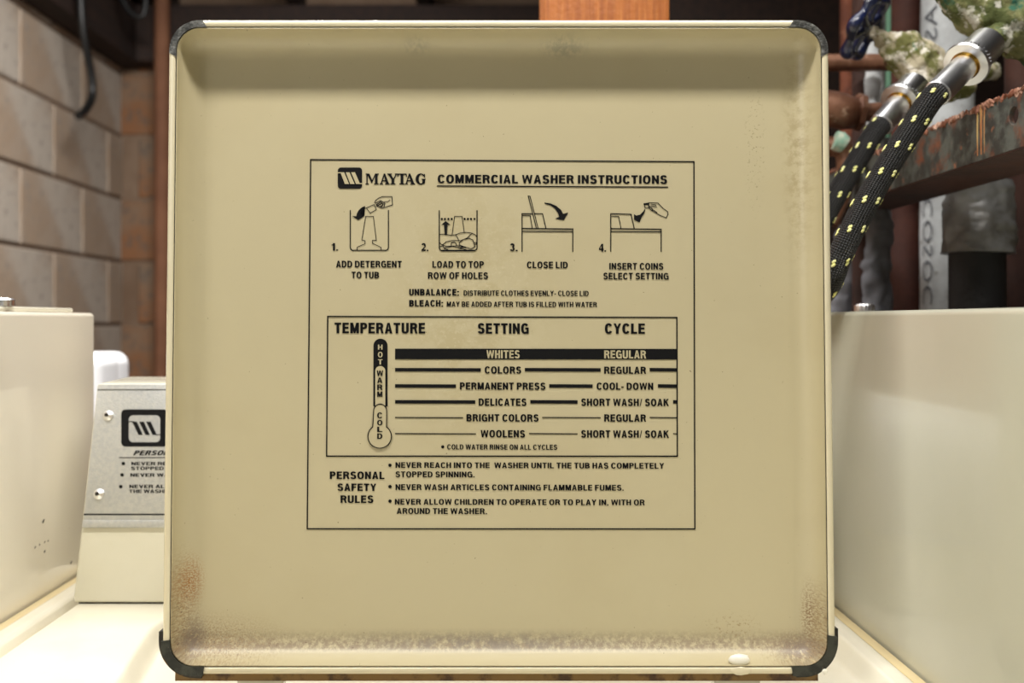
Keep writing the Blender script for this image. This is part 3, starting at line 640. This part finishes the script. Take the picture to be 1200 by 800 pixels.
# emblem and serif name
lp.mesh('emblem', [lp.uv(rrect(395.8, 196.2, 424.3, 221, 3.6))], K)
def q(pts, ox=385, oy=190, k=10): return [(ox+x/k, oy+y/k) for x, y in pts]
eb = [[(140, 119), (184, 119), (241, 256), (192, 256)], [(202, 119), (246, 119), (306, 256), (256, 256)], [(265, 119), (310, 119), (371, 256), (323, 256)], [(104, 118), (150, 118), (150, 130), (104, 130)], [(350, 245), (396, 245), (396, 257), (350, 257)]]
lp.mesh('emblem_bar', [lp.uv(q(b)) for b in eb], LP_, L2)
def serif(polys): return [lp.uv(q(p)) for p in polys]
name_polys = [  # M
    [(437, 135), (475, 135), (475, 143), (437, 143)], [(446, 140), (456, 140), (456, 250), (446, 250)], [(434, 250), (470, 250), (470, 258), (434, 258)],
    [(450, 138), (478, 138), (516, 225), (506, 243)], [(546, 138), (552, 138), (508, 243), (503, 232)], [(546, 138), (573, 138), (573, 252), (546, 252)], [(545, 135), (586, 135), (586, 143), (545, 143)], [(534, 250), (586, 250), (586, 258), (534, 258)],
    # A
    [(646, 135), (662, 135), (706, 252), (676, 252)], [(648, 137), (655, 150), (622, 252), (612, 252)], [(628, 212), (676, 212), (676, 222), (625, 222)], [(600, 250), (636, 250), (636, 258), (600, 258)], [(664, 250), (714, 250), (714, 258), (664, 258)],
    # Y
    [(690, 135), (740, 135), (740, 143), (690, 143)], [(697, 140), (727, 140), (762, 198), (745, 210)], [(740, 196), (768, 196), (768, 254), (740, 254)], [(788, 140), (798, 140), (768, 204), (760, 198)], [(778, 135), (812, 135), (812, 143), (778, 143)], [(726, 250), (782, 250), (782, 258), (726, 258)],
    # T
    [(812, 135), (912, 135), (912, 145), (812, 145)], [(812, 137), (820, 137), (816, 168), (808, 168)], [(904, 137), (912, 137), (918, 168), (910, 168)], [(846, 140), (875, 140), (875, 254), (846, 254)], [(832, 250), (889, 250), (889, 258), (832, 258)],
    # A
    [(940, 135), (956, 135), (1004, 252), (972, 252)], [(942, 137), (949, 150), (916, 252), (906, 252)], [(922, 212), (970, 212), (970, 222), (919, 222)], [(897, 250), (930, 250), (930, 258), (897, 258)], [(960, 250), (1012, 250), (1012, 258), (960, 258)],
    # G
    [(1120, 140), (1128, 140), (1128, 176), (1120, 176)], [(1092, 196), (1136, 196), (1136, 204), (1092, 204)], [(1102, 200), (1129, 200), (1129, 246), (1102, 254)]]
g_out = arc(1078, 197, 55, 318, 48, 18); 
def ell(cx, cy, rx, ry, a0, a1, n=20): return [(cx+rx*math.cos(math.radians(a0+(a1-a0)*k/n)), cy+ry*math.sin(math.radians(a0+(a1-a0)*k/n))) for k in range(n+1)]
o1 = ell(1080, 197, 58, 64, -40, -320); i1 = ell(1086, 197, 32, 54, -40, -320)
name_polys += [[o1[k], o1[k+1], i1[k+1], i1[k]] for k in range(20)]
lp.mesh('brand_lettering', serif(name_polys)+[l_ for p_ in name_polys for l_ in lp.line(q(p_), .4, True)], K)
# pictograms
def pict(ox, oy, lines=(), fills=(), discs=()):
    out = []
    for pts, w_ in lines: out += lp.line(q(pts, ox, oy), w_)
    for pts in fills: out += [lp.uv(q(pts, ox, oy))]
    for x, y, r in discs: out += [lp.disc(ox+x/10, oy+y/10, r, 10)]
    return lp.mesh('pictogram', out, K)
pict(390, 220, [([(205, 265), (205, 700), (212, 722), (230, 732), (625, 732), (645, 720), (652, 700), (652, 265)], 1.2),
     ([(385, 335), (475, 335), (510, 615), (465, 615), (465, 650), (565, 697), (565, 730)], .8), ([(385, 335), (340, 612), (378, 620), (378, 655), (285, 695), (285, 730)], .8),
     ([(378, 242), (485, 195), (510, 255), (440, 298), (400, 245)], .8), ([(490, 175), (500, 150), (535, 122), (580, 103), (693, 103), (700, 200), (625, 225), (580, 237), (545, 225), (510, 210)], .9),
     ([(600, 165), (645, 162), (670, 142)], .7), ([(500, 180), (560, 150), (610, 180), (600, 225)], .9), ([(510, 200), (560, 165), (590, 190), (570, 225)], 1.1), ([(520, 212), (570, 185)], 1.1), ([(545, 225), (590, 200)], .8)],
     [[(380, 212), (340, 228), (305, 260), (282, 300), (274, 333), (226, 330), (298, 380), (370, 328), (326, 335), (322, 300), (340, 250)]])
pict(490, 220, [([(248, 268), (248, 705), (258, 728), (280, 735)], 1.3), ([(280, 735), (660, 735)], 1.8), ([(660, 735), (685, 722), (690, 700), (690, 268)], 1.3),
     ([(398, 545), (427, 335), (515, 335), (540, 520)], .8), ([(250, 548), (300, 542), (380, 556), (440, 550), (465, 590), (475, 620)], .9),
     ([(445, 548), (490, 530), (560, 522), (625, 530), (665, 548), (688, 575)], .9), ([(625, 540), (570, 590), (500, 618), (400, 618), (330, 632), (285, 668), (330, 685), (470, 680), (560, 700)], .9),
     ([(485, 640), (530, 605), (600, 592), (640, 610), (655, 650), (665, 690), (620, 715), (540, 690), (480, 670), (485, 640)], .9), ([(385, 672), (388, 645), (420, 635), (445, 650), (450, 675)], .9),
     ([(250, 640), (270, 662), (290, 668)], .9), ([(255, 690), (290, 680), (310, 715), (350, 725)], .9), ([(310, 705), (400, 685), (520, 715), (570, 728)], .9), ([(660, 640), (685, 640), (685, 662), (660, 660)], .9)],
     [[(322, 388), (268, 438), (302, 430), (312, 552), (338, 552), (345, 430), (384, 438)], [(285, 672), (330, 640), (300, 650)], [(460, 702), (560, 690), (500, 708)]],
     [(x, 365, 1.35) for x in (278, 314, 355, 394, 545, 583, 620, 660)])
pict(595, 220, [([(168, 745), (168, 303), (285, 303)], 1.2), ([(318, 303), (408, 303), (447, 470)], 1.1), ([(168, 325), (262, 325), (287, 470)], 1.0), ([(165, 476), (765, 482)], 1.3), ([(168, 510), (762, 512)], 1.2), ([(762, 480), (762, 745)], 1.2),
     ([(240, 95), (335, 470)], 1.0), ([(262, 100), (355, 470)], .9), ([(238, 95), (264, 100)], 1.0)],
     [[(430, 172), (500, 182), (570, 212), (625, 260), (650, 305), (710, 288), (658, 380), (552, 362), (602, 340), (590, 300), (555, 245), (500, 205), (432, 185)]])
pict(700, 220, [([(157, 745), (157, 303), (395, 310), (432, 475)], 1.2), ([(157, 332), (250, 335), (277, 475)], 1.0), ([(155, 478), (750, 486)], 1.3), ([(157, 512), (748, 516)], 1.2), ([(748, 484), (748, 745)], 1.2),
     ([(545, 188), (610, 175), (710, 178), (765, 235), (825, 280), (828, 310), (808, 352), (740, 325), (700, 300), (640, 268), (600, 235), (560, 235), (555, 200)], .9), ([(550, 190), (600, 192)], 2.0), ([(600, 180), (605, 230)], 1.4),
     ([(630, 190), (690, 205)], .8), ([(625, 212), (695, 225)], .8), ([(605, 215), (640, 240), (645, 265)], 1.1), ([(640, 250), (700, 290)], .9)],
     [[(555, 245), (540, 275), (500, 315), (455, 325), (430, 308), (430, 375), (495, 405), (480, 385), (520, 345), (550, 300), (562, 260)]])

# ------------------------------------------------------------------ neighbouring machines
lm = empty('laundry_machine', (-.70, .6, 0), 'cream laundry machine left of the washer, scuffed glossy side beside the metal instruction plate', 'laundry machine')
boxobj('cabinet', (-1.02, .16, .03), (-.3738, .945, H+.0068), M['enamel_scuffed'], lm, .004, 4)
boxobj('top_panel', (-1.01, .18, H+.0067), (-.386, .925, H+.0112), M['enamel'], lm, .0018, 3)
def ribbed(name, c, r, h, parent, rib=True):
    bm = bmesh.new(); n = 40
    pr = [(0, 1.0), (h*.75, 1.0), (h*.86, .94), (h, .8)]
    rings = []
    for z, k in pr:
        rings.append([bm.verts.new(Vector(c)+Vector((math.cos(2*math.pi*i/n)*r*k*(1-.05*(i % 2 if rib else 0)), math.sin(2*math.pi*i/n)*r*k*(1-.05*(i % 2 if rib else 0)), z))) for i in range(n)])
    for a, b in zip(rings, rings[1:]):
        for i in range(n): bm.faces.new((a[i], a[(i+1) % n], b[(i+1) % n], b[i]))
    bm.faces.new(rings[-1]); bm.faces.new(rings[0][::-1])
    return local(bmobj(name, bm, M['chrome'], None, 30), parent)
p = P(1, 361, .80); ribbed('knob', (p.x, .80, H+.0112), .0105, .0065, lm)
for sx in (-.98, -.42):
    for sy in (.22, .88): tubeobj('foot', [(sx, sy, 0), (sx, sy, .012), (sx, sy, .035)], [.022, .022, .012], M['rubber'], lm, 14)
rm = empty('laundry_machine', (.61, .6, 0), 'cream laundry machine right of the open lid, its plain glossy side below the black hoses', 'laundry machine')
boxobj('cabinet', (.2805, .16, .03), (.93, .945, H+.0068), M['enamel_grey'], rm, .004, 4)
for sx in (.33, .88):
    for sy in (.22, .88): tubeobj('foot', [(sx, sy, 0), (sx, sy, .012), (sx, sy, .035)], [.022, .022, .012], M['rubber'], rm, 14)
p = P(1013, 364, .86); ribbed('knob', (p.x, .86, H+.0066), .0085, .0075, rm)

for cx_, cy_, rr_ in ((50.5, 610.5, 1.4), (41, 641, .8), (46, 638, .7), (52, 635, .7), (56, 633.5, .7), (52, 646, .9), (83, 659, 1.2)):
    Yc_ = -.3738*F/(cx_-CX); c_ = P(cx_, cy_, Yc_); k_ = rr_*Yc_/F; bm = bmesh.new()
    bm.faces.new([bm.verts.new((-.3735, c_.y+math.cos(a_)*k_*(2.2+.5*math.sin(3*a_)), c_.z+math.sin(a_)*k_*1.3+math.cos(a_)*k_*.9)) for a_ in (2*math.pi*i_/9 for i_ in range(9))])
    local(bmobj('paint_chip_glint', bm, M['dark_seam'], None, 0), lm)

# white rounded container behind the console, left
bx = empty('storage_bin', (-.66, 1.5, 0), 'tall white rounded plastic bin standing behind the left end of the washer console', 'bin')
p = P(155, 413, 1.4)
boxobj('bin_body', (-.80, 1.40, .0), (P(143, 0, 1.49).x, 1.49, P(0, 414, 1.40).z), M['white_plastic'], bx, .02, 6)
boxobj('bin_back', (-.80, 1.4915, .0), (P(155, 0, 1.57).x, 1.57, P(0, 413, 1.5).z), M['white_plastic'], bx, .02, 6)

# timber post behind the washer
x0, x1 = P(637.5, 0, 1.0).x, P(785, 0, 1.0).x
tag(bmobj('timber_post', box(bmesh.new(), (x0, 1.0, 0), (x1, 1.09, ZC), .003, 2), M['wood'], None, 30), 'bare orange-brown pine post rising upright behind the open washer lid', 'post')

# cables on the far left wall
def wallY(x): return 1.08*F/(CX-x)
cabpts = [(96, -60), (95, 0), (98, 40), (107, 88), (108, 112), (101, 128), (92, 136)]
tag(tubeobj('hanging_cable', spline([P(x, y, wallY(x)) for x, y in cabpts], 6), .011, M['cable'], seg=10), 'thick black cable hanging down the cinder block wall, end curled left', 'cable')
tag(tubeobj('overhead_cable', spline([P(132, -30, 2.9), P(146, 4, 2.9), P(154, 15, 2.9), P(163, 20, 2.9), P(170, 12, 2.9), P(172, -30, 2.9)], 6), .009, M['cable'], seg=10), 'short black cable looping below the dark joists near the wall corner', 'cable')
tag(tubeobj('conduit', [(P(190, 300, 3.11).x, 3.11, 0), (P(190, 300, 3.11).x, 3.11, ZC)], .024, M['conduit'], seg=14), 'rust-brown upright conduit on the back wall left of the lid', 'pipe')

# ------------------------------------------------------------------ pipes at the right
def vpipe(name, xpx, rpx, Y, m, label, cat='pipe', z0=0, z1=ZC, rough=0):
    x = P(xpx, 0, Y).x; n = max(2, int((z1-z0)/.02)) if rough else 2
    o = tubeobj(name, [(x, Y, z0+(z1-z0)*i/n) for i in range(n+1)], rpx*Y/F, m, seg=24, rough=rough, nscale=25)
    return tag(o, label, cat)
vpipe('rusty_pipe', 995, 10, 1.42, M['rust'], 'slim rusty upright pipe just right of the lid, behind the horizontal copper pipe')
vpipe('green_tube', 1041, 3, 1.20, M['green_pipe'], 'thin pale green upright tube behind the blue valve handle', z0=H+.22)
vpipe('rusty_pipe', 1063, 18.5, 1.30, M['rust_red'], 'wide red-rust upright pipe between the cloth-wrapped and the lettered pipe')
vpipe('rusty_pipe', 1196, 17, 1.08, M['rust_dark'], 'dark rusty upright pipe at the right edge of the photo, beside the taped pipe')
# lettered white wrapped pipe
Yw = 1.22; rw = 29*Yw/F; xw = P(1110, 0, Yw).x
wp = empty('wrapped_pipe', (xw, Yw, 0), 'upright pipe wrapped in pale canvas with faint grey lettering, right of the wide rust pipe', 'pipe')
tubeobj('canvas_wrap', [(xw, Yw, ZC*i/60) for i in range(61)], rw, M['wrap'], wp, 32, rough=.0015, nscale=14)
M['faint_print'] = mat('faint_grey_print', (96, 98, 104), .8)
def pipe_text(body, ytop, ybot, xpx, hpx, m):
    c = bpy.data.curves.new('t', 'FONT'); c.body = body; c.offset = -.008; c.resolution_u = 2
    o = bpy.data.objects.new('t', c); C.objects.link(o); dg = bpy.context.evaluated_depsgraph_get(); dg.update()
    me = bpy.data.meshes.new_from_object(o.evaluated_get(dg)); bpy.data.objects.remove(o); bpy.data.curves.remove(c)
    xs = [v.co.x for v in me.vertices]; L = max(xs)
    z0, z1 = P(0, ybot, Yw-rw).z, P(0, ytop, Yw-rw).z; hh = hpx*Yw/F
    xc = (xpx-CX)/F*(Yw-rw*.7)-xw; a0 = math.asin(max(-1, min(1, xc/rw)))
    for v in me.vertices:
        t = v.co.x/L; a = a0-(v.co.y-.35)/.682*hh/rw; R = rw+.0022
        v.co = Vector((xw+math.sin(a)*R, Yw-math.cos(a)*R, z0+(z1-z0)*t))
    me.materials.clear(); me.name = 'wrap_lettering'
    local(link('wrap_lettering', me, m, None, 0), wp)
pipe_text('AST', 68, 2, 1094, 15, M['faint_print'])
me_t = pipe_text('COSOC', 356, 228, 1092, 14, M['faint_print'])
# cloth wrapped pipe
Yc = 1.16; xc = P(1010, 0, Yc).x
pts = [(xc, Yc, z0) for z0 in [H-.2+.02*i for i in range(61)]]
cw = empty('cloth_wrapped_pipe', (xc, Yc, 0), 'pipe bundled in crumpled grey-white cloth, directly right of the lid behind the hoses', 'pipe')
tubeobj('pipe_core', [(xc, Yc, 0), (xc, Yc, ZC)], .011, M['rust_dark'], cw, 14)
def lumpy(name, x, Y, z0, z1, r, m, parent, amp, ns, lean=(0, 0), seg=40, rings=60, flare=None):
    bm = bmesh.new(); n = rings
    pts = [(x+lean[0]*(i/n), Y+lean[1]*(i/n), z0+(z1-z0)*i/n) for i in range(n+1)]
    rad = [r*(flare(i/n) if flare else 1) for i in range(n+1)]
    tube(bm, pts, rad, seg, True); bm.normal_update()
    for v in bm.verts:
        d = noise.fractal(Vector((v.co.x*ns, v.co.y*ns, v.co.z*ns*.7)), 1, 2, 4)+.8*abs(noise.noise(Vector((v.co.x*ns*.5+9, v.co.y*ns*.5, v.co.z*ns*1.6))))
        if abs(v.normal.z) < .9: v.co += Vector((v.normal.x, v.normal.y, 0))*amp*d
    return local(bmobj(name, bm, m, None, 60), parent)
lumpy('cloth_wrap', P(1020, 0, Yc).x, Yc, P(0, 420, Yc).z, P(0, 236, Yc).z, .0185, M['wrap_grey'], cw, .006, 38, (.004, 0))
lumpy('cloth_wrap', P(985, 0, Yc+.03).x, Yc+.035, P(0, 420, Yc).z, P(0, 262, Yc).z, .015, M['wrap_grey'], cw, .006, 38, (.012, -.01))
lumpy('cloth_wrap', P(1018, 0, Yc).x, Yc, P(0, 168, Yc).z, P(0, -40, Yc).z, .0125, M['wrap'], cw, .003, 30)
lumpy('pipe_sleeve', P(1036, 0, Yc+.05).x, Yc+.06, P(0, 172, Yc).z, P(0, -40, Yc).z, .011, M['tape'], cw, .001, 30)
# taped black pipe
Yt = 1.02; xt = P(1145, 0, Yt).x
tp = empty('taped_pipe', (xt, Yt, 0), 'thick sooty black upright pipe with a crumpled grey tape collar, under the rusty beam', 'pipe')
tubeobj('pipe_body', [(xt, Yt, .0), (xt, Yt, P(0, 180, Yt).z)], 31*Yt/F, M['black_pipe'], tp, 32)
tubeobj('pipe_cap', [(xt+.008, Yt, P(0, 214, Yt).z), (xt+.008, Yt, P(0, 170, Yt).z)], 20*Yt/F, M['black_pipe'], tp, 24)
lumpy('tape_collar', xt, Yt, P(0, 297, Yt).z, P(0, 213, Yt).z, 35*Yt/F, M['tape'], tp, .0040, 46, (.002, 0), 64, 60, lambda t: 1.14-.16*t)
# horizontal copper pipe and fittings
Yh = 1.12
tag(tubeobj('copper_pipe', [P(900, 74, Yh), P(1046, 73, Yh), P(1070, 73, Yh)], 10*Yh/F, M['copper'], seg=20), 'level copper pipe running right from behind the lid to the corroded valve', 'pipe')
fh = empty('copper_union', P(1000, 133, 1.06), 'bulky copper pipe union beside the lid, below the level copper pipe', 'pipe fitting')
Yu = 1.06; k = Yu/F
tubeobj('union_body', [P(930, 120, Yu), P(975, 128, Yu), P(988, 132, Yu), P(1000, 133, Yu), P(1003, 133, Yu)], [20*k, 21*k, 22*k, 19*k, 15*k], M['copper'], fh, 20, rough=.002, nscale=50)
tubeobj('union_ring', [P(1002, 131, Yu), P(1004, 131, Yu), P(1010, 132, Yu), P(1012, 132, Yu)], [18*k, 22*k, 22*k, 17*k], M['copper'], fh, 8, ang=20)
tubeobj('pipe_stub', [P(1010, 132, Yu), P(1035, 131, Yu), P(1065, 122, Yu+.02), P(1100, 108, Yu+.05)], 11*k, M['copper'], fh, 18)
fe = empty('copper_elbow', P(985, 170, 1.06), 'small copper elbow with a pale green joint, low beside the lid under the union', 'pipe fitting')
tubeobj('elbow_body', spline([P(960, 172, Yu), P(978, 172, Yu), P(990, 178, Yu), P(992, 200, Yu), P(984, 230, Yu+.01), P(970, 262, Yu+.01)], 5), 12*k, M['copper'], fe, 16)
tubeobj('green_joint', [P(978, 164, Yu-.012), P(984, 166, Yu-.012), P(990, 170, Yu-.012)], [11*k, 12*k, 10*k], mat('verdigris', (150, 190, 170), .6, mixes=[((220, 214, 196), 60, .5, .1, (1, 1, 1))]), fe, 14)

# rusty steel angle beam running away from the camera
XB = .396
beam = empty('steel_beam', (XB, .95, 1.29), 'rusty grey-painted slotted steel angle bar running back under the hose couplings', 'beam')
zt, zb = H+.172, H+.1285
def plate_with_slot():
    c = bpy.data.curves.new('b', 'CURVE'); c.dimensions = '2D'; c.fill_mode = 'BOTH'; c.extrude = .0016; c.bevel_depth = .0004
    def sp(pts):
        s_ = c.splines.new('POLY'); s_.points.add(len(pts)-1); s_.use_cyclic_u = True
        for a, (x, y) in zip(s_.points, pts): a.co = (x, y, 0, 1)
    sp([(.62, zb)]+[(.62+1.0*i/50, zt-.0006*abs(noise.noise(Vector((i*1.3, 0, 0))))*2) for i in range(51)]+[(1.62, zb)])
    for yc in (.748, 1.04, 1.25):
        zc = H+.1535; sp([(yc+px*.0072, zc+pz*.0072) for px, pz in [(math.cos(a*math.pi/8), math.sin(a*math.pi/8)) for a in range(16)]])
    o = bpy.data.objects.new('b', c); C.objects.link(o); dg = bpy.context.evaluated_depsgraph_get(); dg.update()
    me = bpy.data.meshes.new_from_object(o.evaluated_get(dg)); bpy.data.objects.remove(o)
    for v in me.vertices: v.co = Vector((XB+v.co.z, v.co.x, v.co.y))
    return me
me = plate_with_slot(); me.materials.clear()
local(link('beam_web', me, M['beam'], None, 30), beam)
boxobj('beam_flange', (XB-.0016, .62, zb-.002), (XB+.066, 1.62, zb+.0014), M['rust_dark'], beam, .0006, 1)
bm = bmesh.new()
for i in range(260):        # rust crust along the top edge
    y = .72+random.random()**.8*.45; r = random.uniform(.0012, .0034)
    g = bmesh.ops.create_icosphere(bm, subdivisions=1, radius=r)
    for v in g['verts']: v.co = Vector((XB-.0012+v.co.x*.8+random.uniform(-.0008, .0008), y+v.co.y*1.6, zt+.0002-abs(random.gauss(0, .0022))+v.co.z*.8+random.uniform(-.0004, .0004)))
local(tag(bmobj('rust_crust', bm, M['beam_rust'], None, 80), None, None, kind='stuff'), beam)
bm = bmesh.new()
for yy, wd in ((.797, .0022), (.803, .0016), (.792, .001)):
    tube(bm, [(XB-.002, yy, zt), (XB-.0022, yy+.0004, zt-.02), (XB-.002, yy, zb+.004)], [wd, wd*.8, wd*.5], 8)
for v in bm.verts: v.co.x = XB-.0018+(v.co.x-XB+.0018)*.4
local(bmobj('dried_drip', bm, M['drip'], None, 60), beam)
# upright that carries the beam's near end, out of frame to the right
tag(boxobj('steel_upright', (XB+.0025, 1.56, 0), (XB+.0075, 1.60, zt-.002), M['beam_rust'], None, .0005, 1), 'rusty flat steel upright carrying the far end of the rusty beam', 'bracket')

# ------------------------------------------------------------------ corroded valves
def crusty(name, segs, m, parent, amp=.0035, ns=90, n=6):
    """segs: list of chains (points, radii)"""
    for j, (pp, rr) in enumerate(segs):
        pts = spline(pp, n); rad = []
        for i in range(len(pts)):
            t = i/n; a = int(t); f = t-a; a2 = min(a+1, len(rr)-1); rad.append(rr[min(a, len(rr)-1)]*(1-f)+rr[a2]*f)
        bm = bmesh.new(); tube(bm, pts, rad, 36, True)
        bmesh.ops.subdivide_edges(bm, edges=[e for e in bm.edges if e.calc_length() > .003], cuts=1, use_grid_fill=True)
        bm.normal_update()
        for v in bm.verts:
            d = noise.fractal(v.co*ns, 1, 2, 5)+.5*noise.noise(v.co*ns*.35)
            v.co += v.normal*amp*d
        o = bmobj(name if j == 0 else ('valve_outlet', 'valve_stem', 'valve_inlet')[min(j-1, 2)], bm, m, None, 70); local(o, parent)
Yv = .985; k = Yv/F
v2 = empty('shutoff_valve', P(1070, 80, Yv), 'crusted tan and green shutoff valve with a dark blue scalloped handle, nearest the lid', 'valve')
crusty('valve_body', [
    ([P(1037, 48, Yv), P(1050, 56, Yv), P(1068, 68, Yv), P(1085, 82, Yv), P(1100, 92, Yv+.005), P(1130, 100, Yv+.02)], [12*k, 21*k, 25*k, 27*k, 24*k, 16*k]),
    ([P(1082, 84, Yv), P(1074, 98, Yv-.012), P(1066, 110, Yv-.024)], [18*k, 15*k, 12*k]),
    ([P(1020, 38, Yv), P(1030, 43, Yv), P(1042, 52, Yv)], [5.5*k, 9*k, 10*k]),
    ([P(1095, 88, Yv+.01), P(1125, 84, Yv+.03), P(1165, 84, Yv+.08)], [14*k, 12*k, 11*k])], M['crust'], v2)
Yv1 = .865; k = Yv1/F
v1 = empty('shutoff_valve', P(1170, 20, Yv1), 'olive-green corroded shutoff valve at the upper right corner above the nearest hose coupling', 'valve')
crusty('valve_body', [
    ([P(1098, -34, Yv1), P(1122, -14, Yv1), P(1150, 8, Yv1), P(1182, 26, Yv1), P(1205, 38, Yv1), P(1240, 58, Yv1)], [22*k, 28*k, 33*k, 36*k, 34*k, 26*k]),
    ([P(1176, 30, Yv1-.004), P(1170, 40, Yv1-.01), P(1160, 50, Yv1-.016)], [22*k, 19*k, 16*k]),
    ([P(1078, -46, Yv1), P(1088, -40, Yv1), P(1102, -30, Yv1)], [8*k, 12*k, 14*k]),
    ([P(1200, 30, Yv1+.01), P(1215, 60, Yv1+.08), P(1225, 70, Yv1+.16)], [16*k, 14*k, 14*k])], M['crust_green'], v1)
# scalloped hand wheel seen nearly edge on
def handwheel(c, axis, R, parent):
    axis = axis.normalized(); a = axis.cross(Vector((0, 1, 0))).normalized(); b = axis.cross(a)
    bm = bmesh.new(); n = 96; nl = 6
    # rim: wavy torus
    pts = [c+(a*math.cos(t)+b*math.sin(t))*R*(1+.09*math.cos(nl*t)) for t in (2*math.pi*i/n for i in range(n))]
    rings = []
    for i, p_ in enumerate(pts):
        t = (pts[(i+1) % n]-pts[i-1]).normalized(); nn = t.cross(axis).normalized()
        rr = .0042*(1+.22*math.cos(nl*2*math.pi*i/n))
        rings.append([bm.verts.new(p_+(nn*math.cos(u)+axis*math.sin(u)*1.25)*rr) for u in (2*math.pi*j/12 for j in range(12))])
    for i in range(n):
        A, B_ = rings[i], rings[(i+1) % n]
        for j in range(12): bm.faces.new((A[j], A[(j+1) % 12], B_[(j+1) % 12], B_[j]))
    local(bmobj('wheel_rim', bm, M['blue'], None, 60), parent)
    bm = bmesh.new()
    for s_ in range(nl):
        t = 2*math.pi*(s_+.5)/nl; d = a*math.cos(t)+b*math.sin(t)
        tube(bm, [c+axis*.001, c+d*R*.5, c+d*R*.93], [.0045, .0036, .0040], 10)
    tube(bm, [c-axis*.005, c-axis*.003, c+axis*.003, c+axis*.005], [.006, .0085, .0085, .006], 20)
    local(bmobj('wheel_spokes', bm, M['blue'], None, 50), parent)
    tubeobj('wheel_nut', [c-axis*.009, c-axis*.004], .0042, M['chrome'], parent, 6, ang=20)
handwheel(P(1014, 32, .965), Vector((.70, -.48, -.52)), .0285, v2)

# ------------------------------------------------------------------ braided hoses
def hose(label, base, tip, Yb, Yt_, pts, r, scale, group=None):
    """base: pixel where the ferrule meets the hose, tip: pixel of the nut's far end"""
    root = empty('water_hose', (0, 0, 0), label, 'hose')
    b, t = P(*base, Yb), P(*tip, Yt_); ax = (t-b).normalized(); L = (t-b).length
    S = scale
    full = [b+ax*.004]+[b-ax*.012]+pts
    sp_ = spline(full, 14); root.location = b
    tubeobj('hose_body', sp_, r, M['hose'], root, 28, uv=True)
    # yellow tracer threads winding round the braid
    T_, N_, B_ = frames(sp_); cum = [0]
    for i in range(1, len(sp_)): cum.append(cum[-1]+(sp_[i]-sp_[i-1]).length)
    bm = bmesh.new(); s_ = .010
    kk = 0
    while s_ < cum[-1]-.01:
        i = max(j for j in range(len(cum)) if cum[j] <= s_)
        f = (s_-cum[i])/max(1e-6, cum[min(i+1, len(cum)-1)]-cum[i]); c = sp_[i].lerp(sp_[min(i+1, len(sp_)-1)], f)
        ang = PH+s_/(PITCH)*2*math.pi
        nrm = N_[i]*math.cos(ang)+B_[i]*math.sin(ang); tan = (T_[i]*.8+nrm.cross(T_[i])*-.45).normalized(); side = nrm.cross(tan)
        for e in (-1, 1):
            cc = c+nrm*(r+.0001)+side*e*.0009+tan*e*.0011
            g = bmesh.ops.create_uvsphere(bm, u_segments=8, v_segments=5, radius=1)
            for v in g['verts']: v.co = cc+tan*v.co.x*.0022+side*v.co.y*.00125+nrm*v.co.z*.0006
        s_ += STEP; kk += 1
    local(tag(bmobj('tracer_thread', bm, M['fleck'], None, 80), None, None, kind='stuff'), root)
    # ferrule, brass ring, knurled coupling nut
    fl = L*.56
    tubeobj('ferrule', [b, b+ax*.001, b+ax*fl*.9, b+ax*fl], [r*1.06, r*1.14, r*1.10, r*1.02], M['chrome'], root, 32, ang=30)
    tubeobj('brass_ring', [b+ax*(fl-.003), b+ax*(fl-.002), b+ax*(fl+.002)], [r*1.12, r*1.24, r*1.24], M['brass'], root, 32, ang=30)
    c0 = b+ax*(fl-.001)
    nut = tubeobj('coupling_nut', [c0, c0+ax*.0005, c0+ax*.003, c0+ax*.0038, c0+ax*.0042, c0+ax*(L-fl), c0+ax*(L-fl+.001)], [r*1.25, r*1.90, r*1.97, r*1.90, r*1.55, r*1.52, r*1.4], M['chrome'], root, 44, ang=25)
    bm = bmesh.new(); aa = ax.cross(Vector((0, 1, 0))).normalized(); bb = ax.cross(aa); nk = 34
    for j in range(nk):
        th = 2*math.pi*j/nk; d = aa*math.cos(th)+bb*math.sin(th); tg = ax.cross(d)
        h0, h1 = c0+ax*.0036+d*r*1.5, c0+ax*.0088+d*r*1.48
        vs_ = [bm.verts.new(p_+tg*s1*.0010+d*s2*r*.34) for p_ in (h0, h1) for s1, s2 in ((-1, 0), (1, 0), (.6, 1), (-.6, 1))]
        for f_ in ((0, 1, 2, 3), (7, 6, 5, 4), (0, 4, 5, 1), (1, 5, 6, 2), (2, 6, 7, 3), (3, 7, 4, 0)): bm.faces.new([vs_[q_] for q_ in f_])
    o = bmobj('grip_ridges', bm, M['chrome'], None, 0); child(o, nut)
    return root
PITCH, STEP, PH = .0255, .0255/6.0, .6
h1 = hose('nearest black braided hose with yellow flecks and large chrome coupling, right of the lid', (1098, 110), (1157, 51), .792, .832,
     [P(1072, 145, .785), P(1045, 187, .78), P(1012, 243, .775), P(985, 298, .775), P(962, 345, .80), (.255, .90, H-.002), (.24, .975, H-.06), (.235, .985, H-.3)], 14.3*.785/F, 1)
PH = 2.2
h2 = hose('thinner black braided hose with yellow flecks behind the nearest hose, closest to the lid edge', (1032, 147), (1072, 100), .915, .945,
     [P(1012, 176, .91), P(990, 212, .91), P(966, 255, .915), P(945, 300, .93), (.28, .985, H-.03), (.275, .99, H-.3)], 12.3*.912/F, .9)
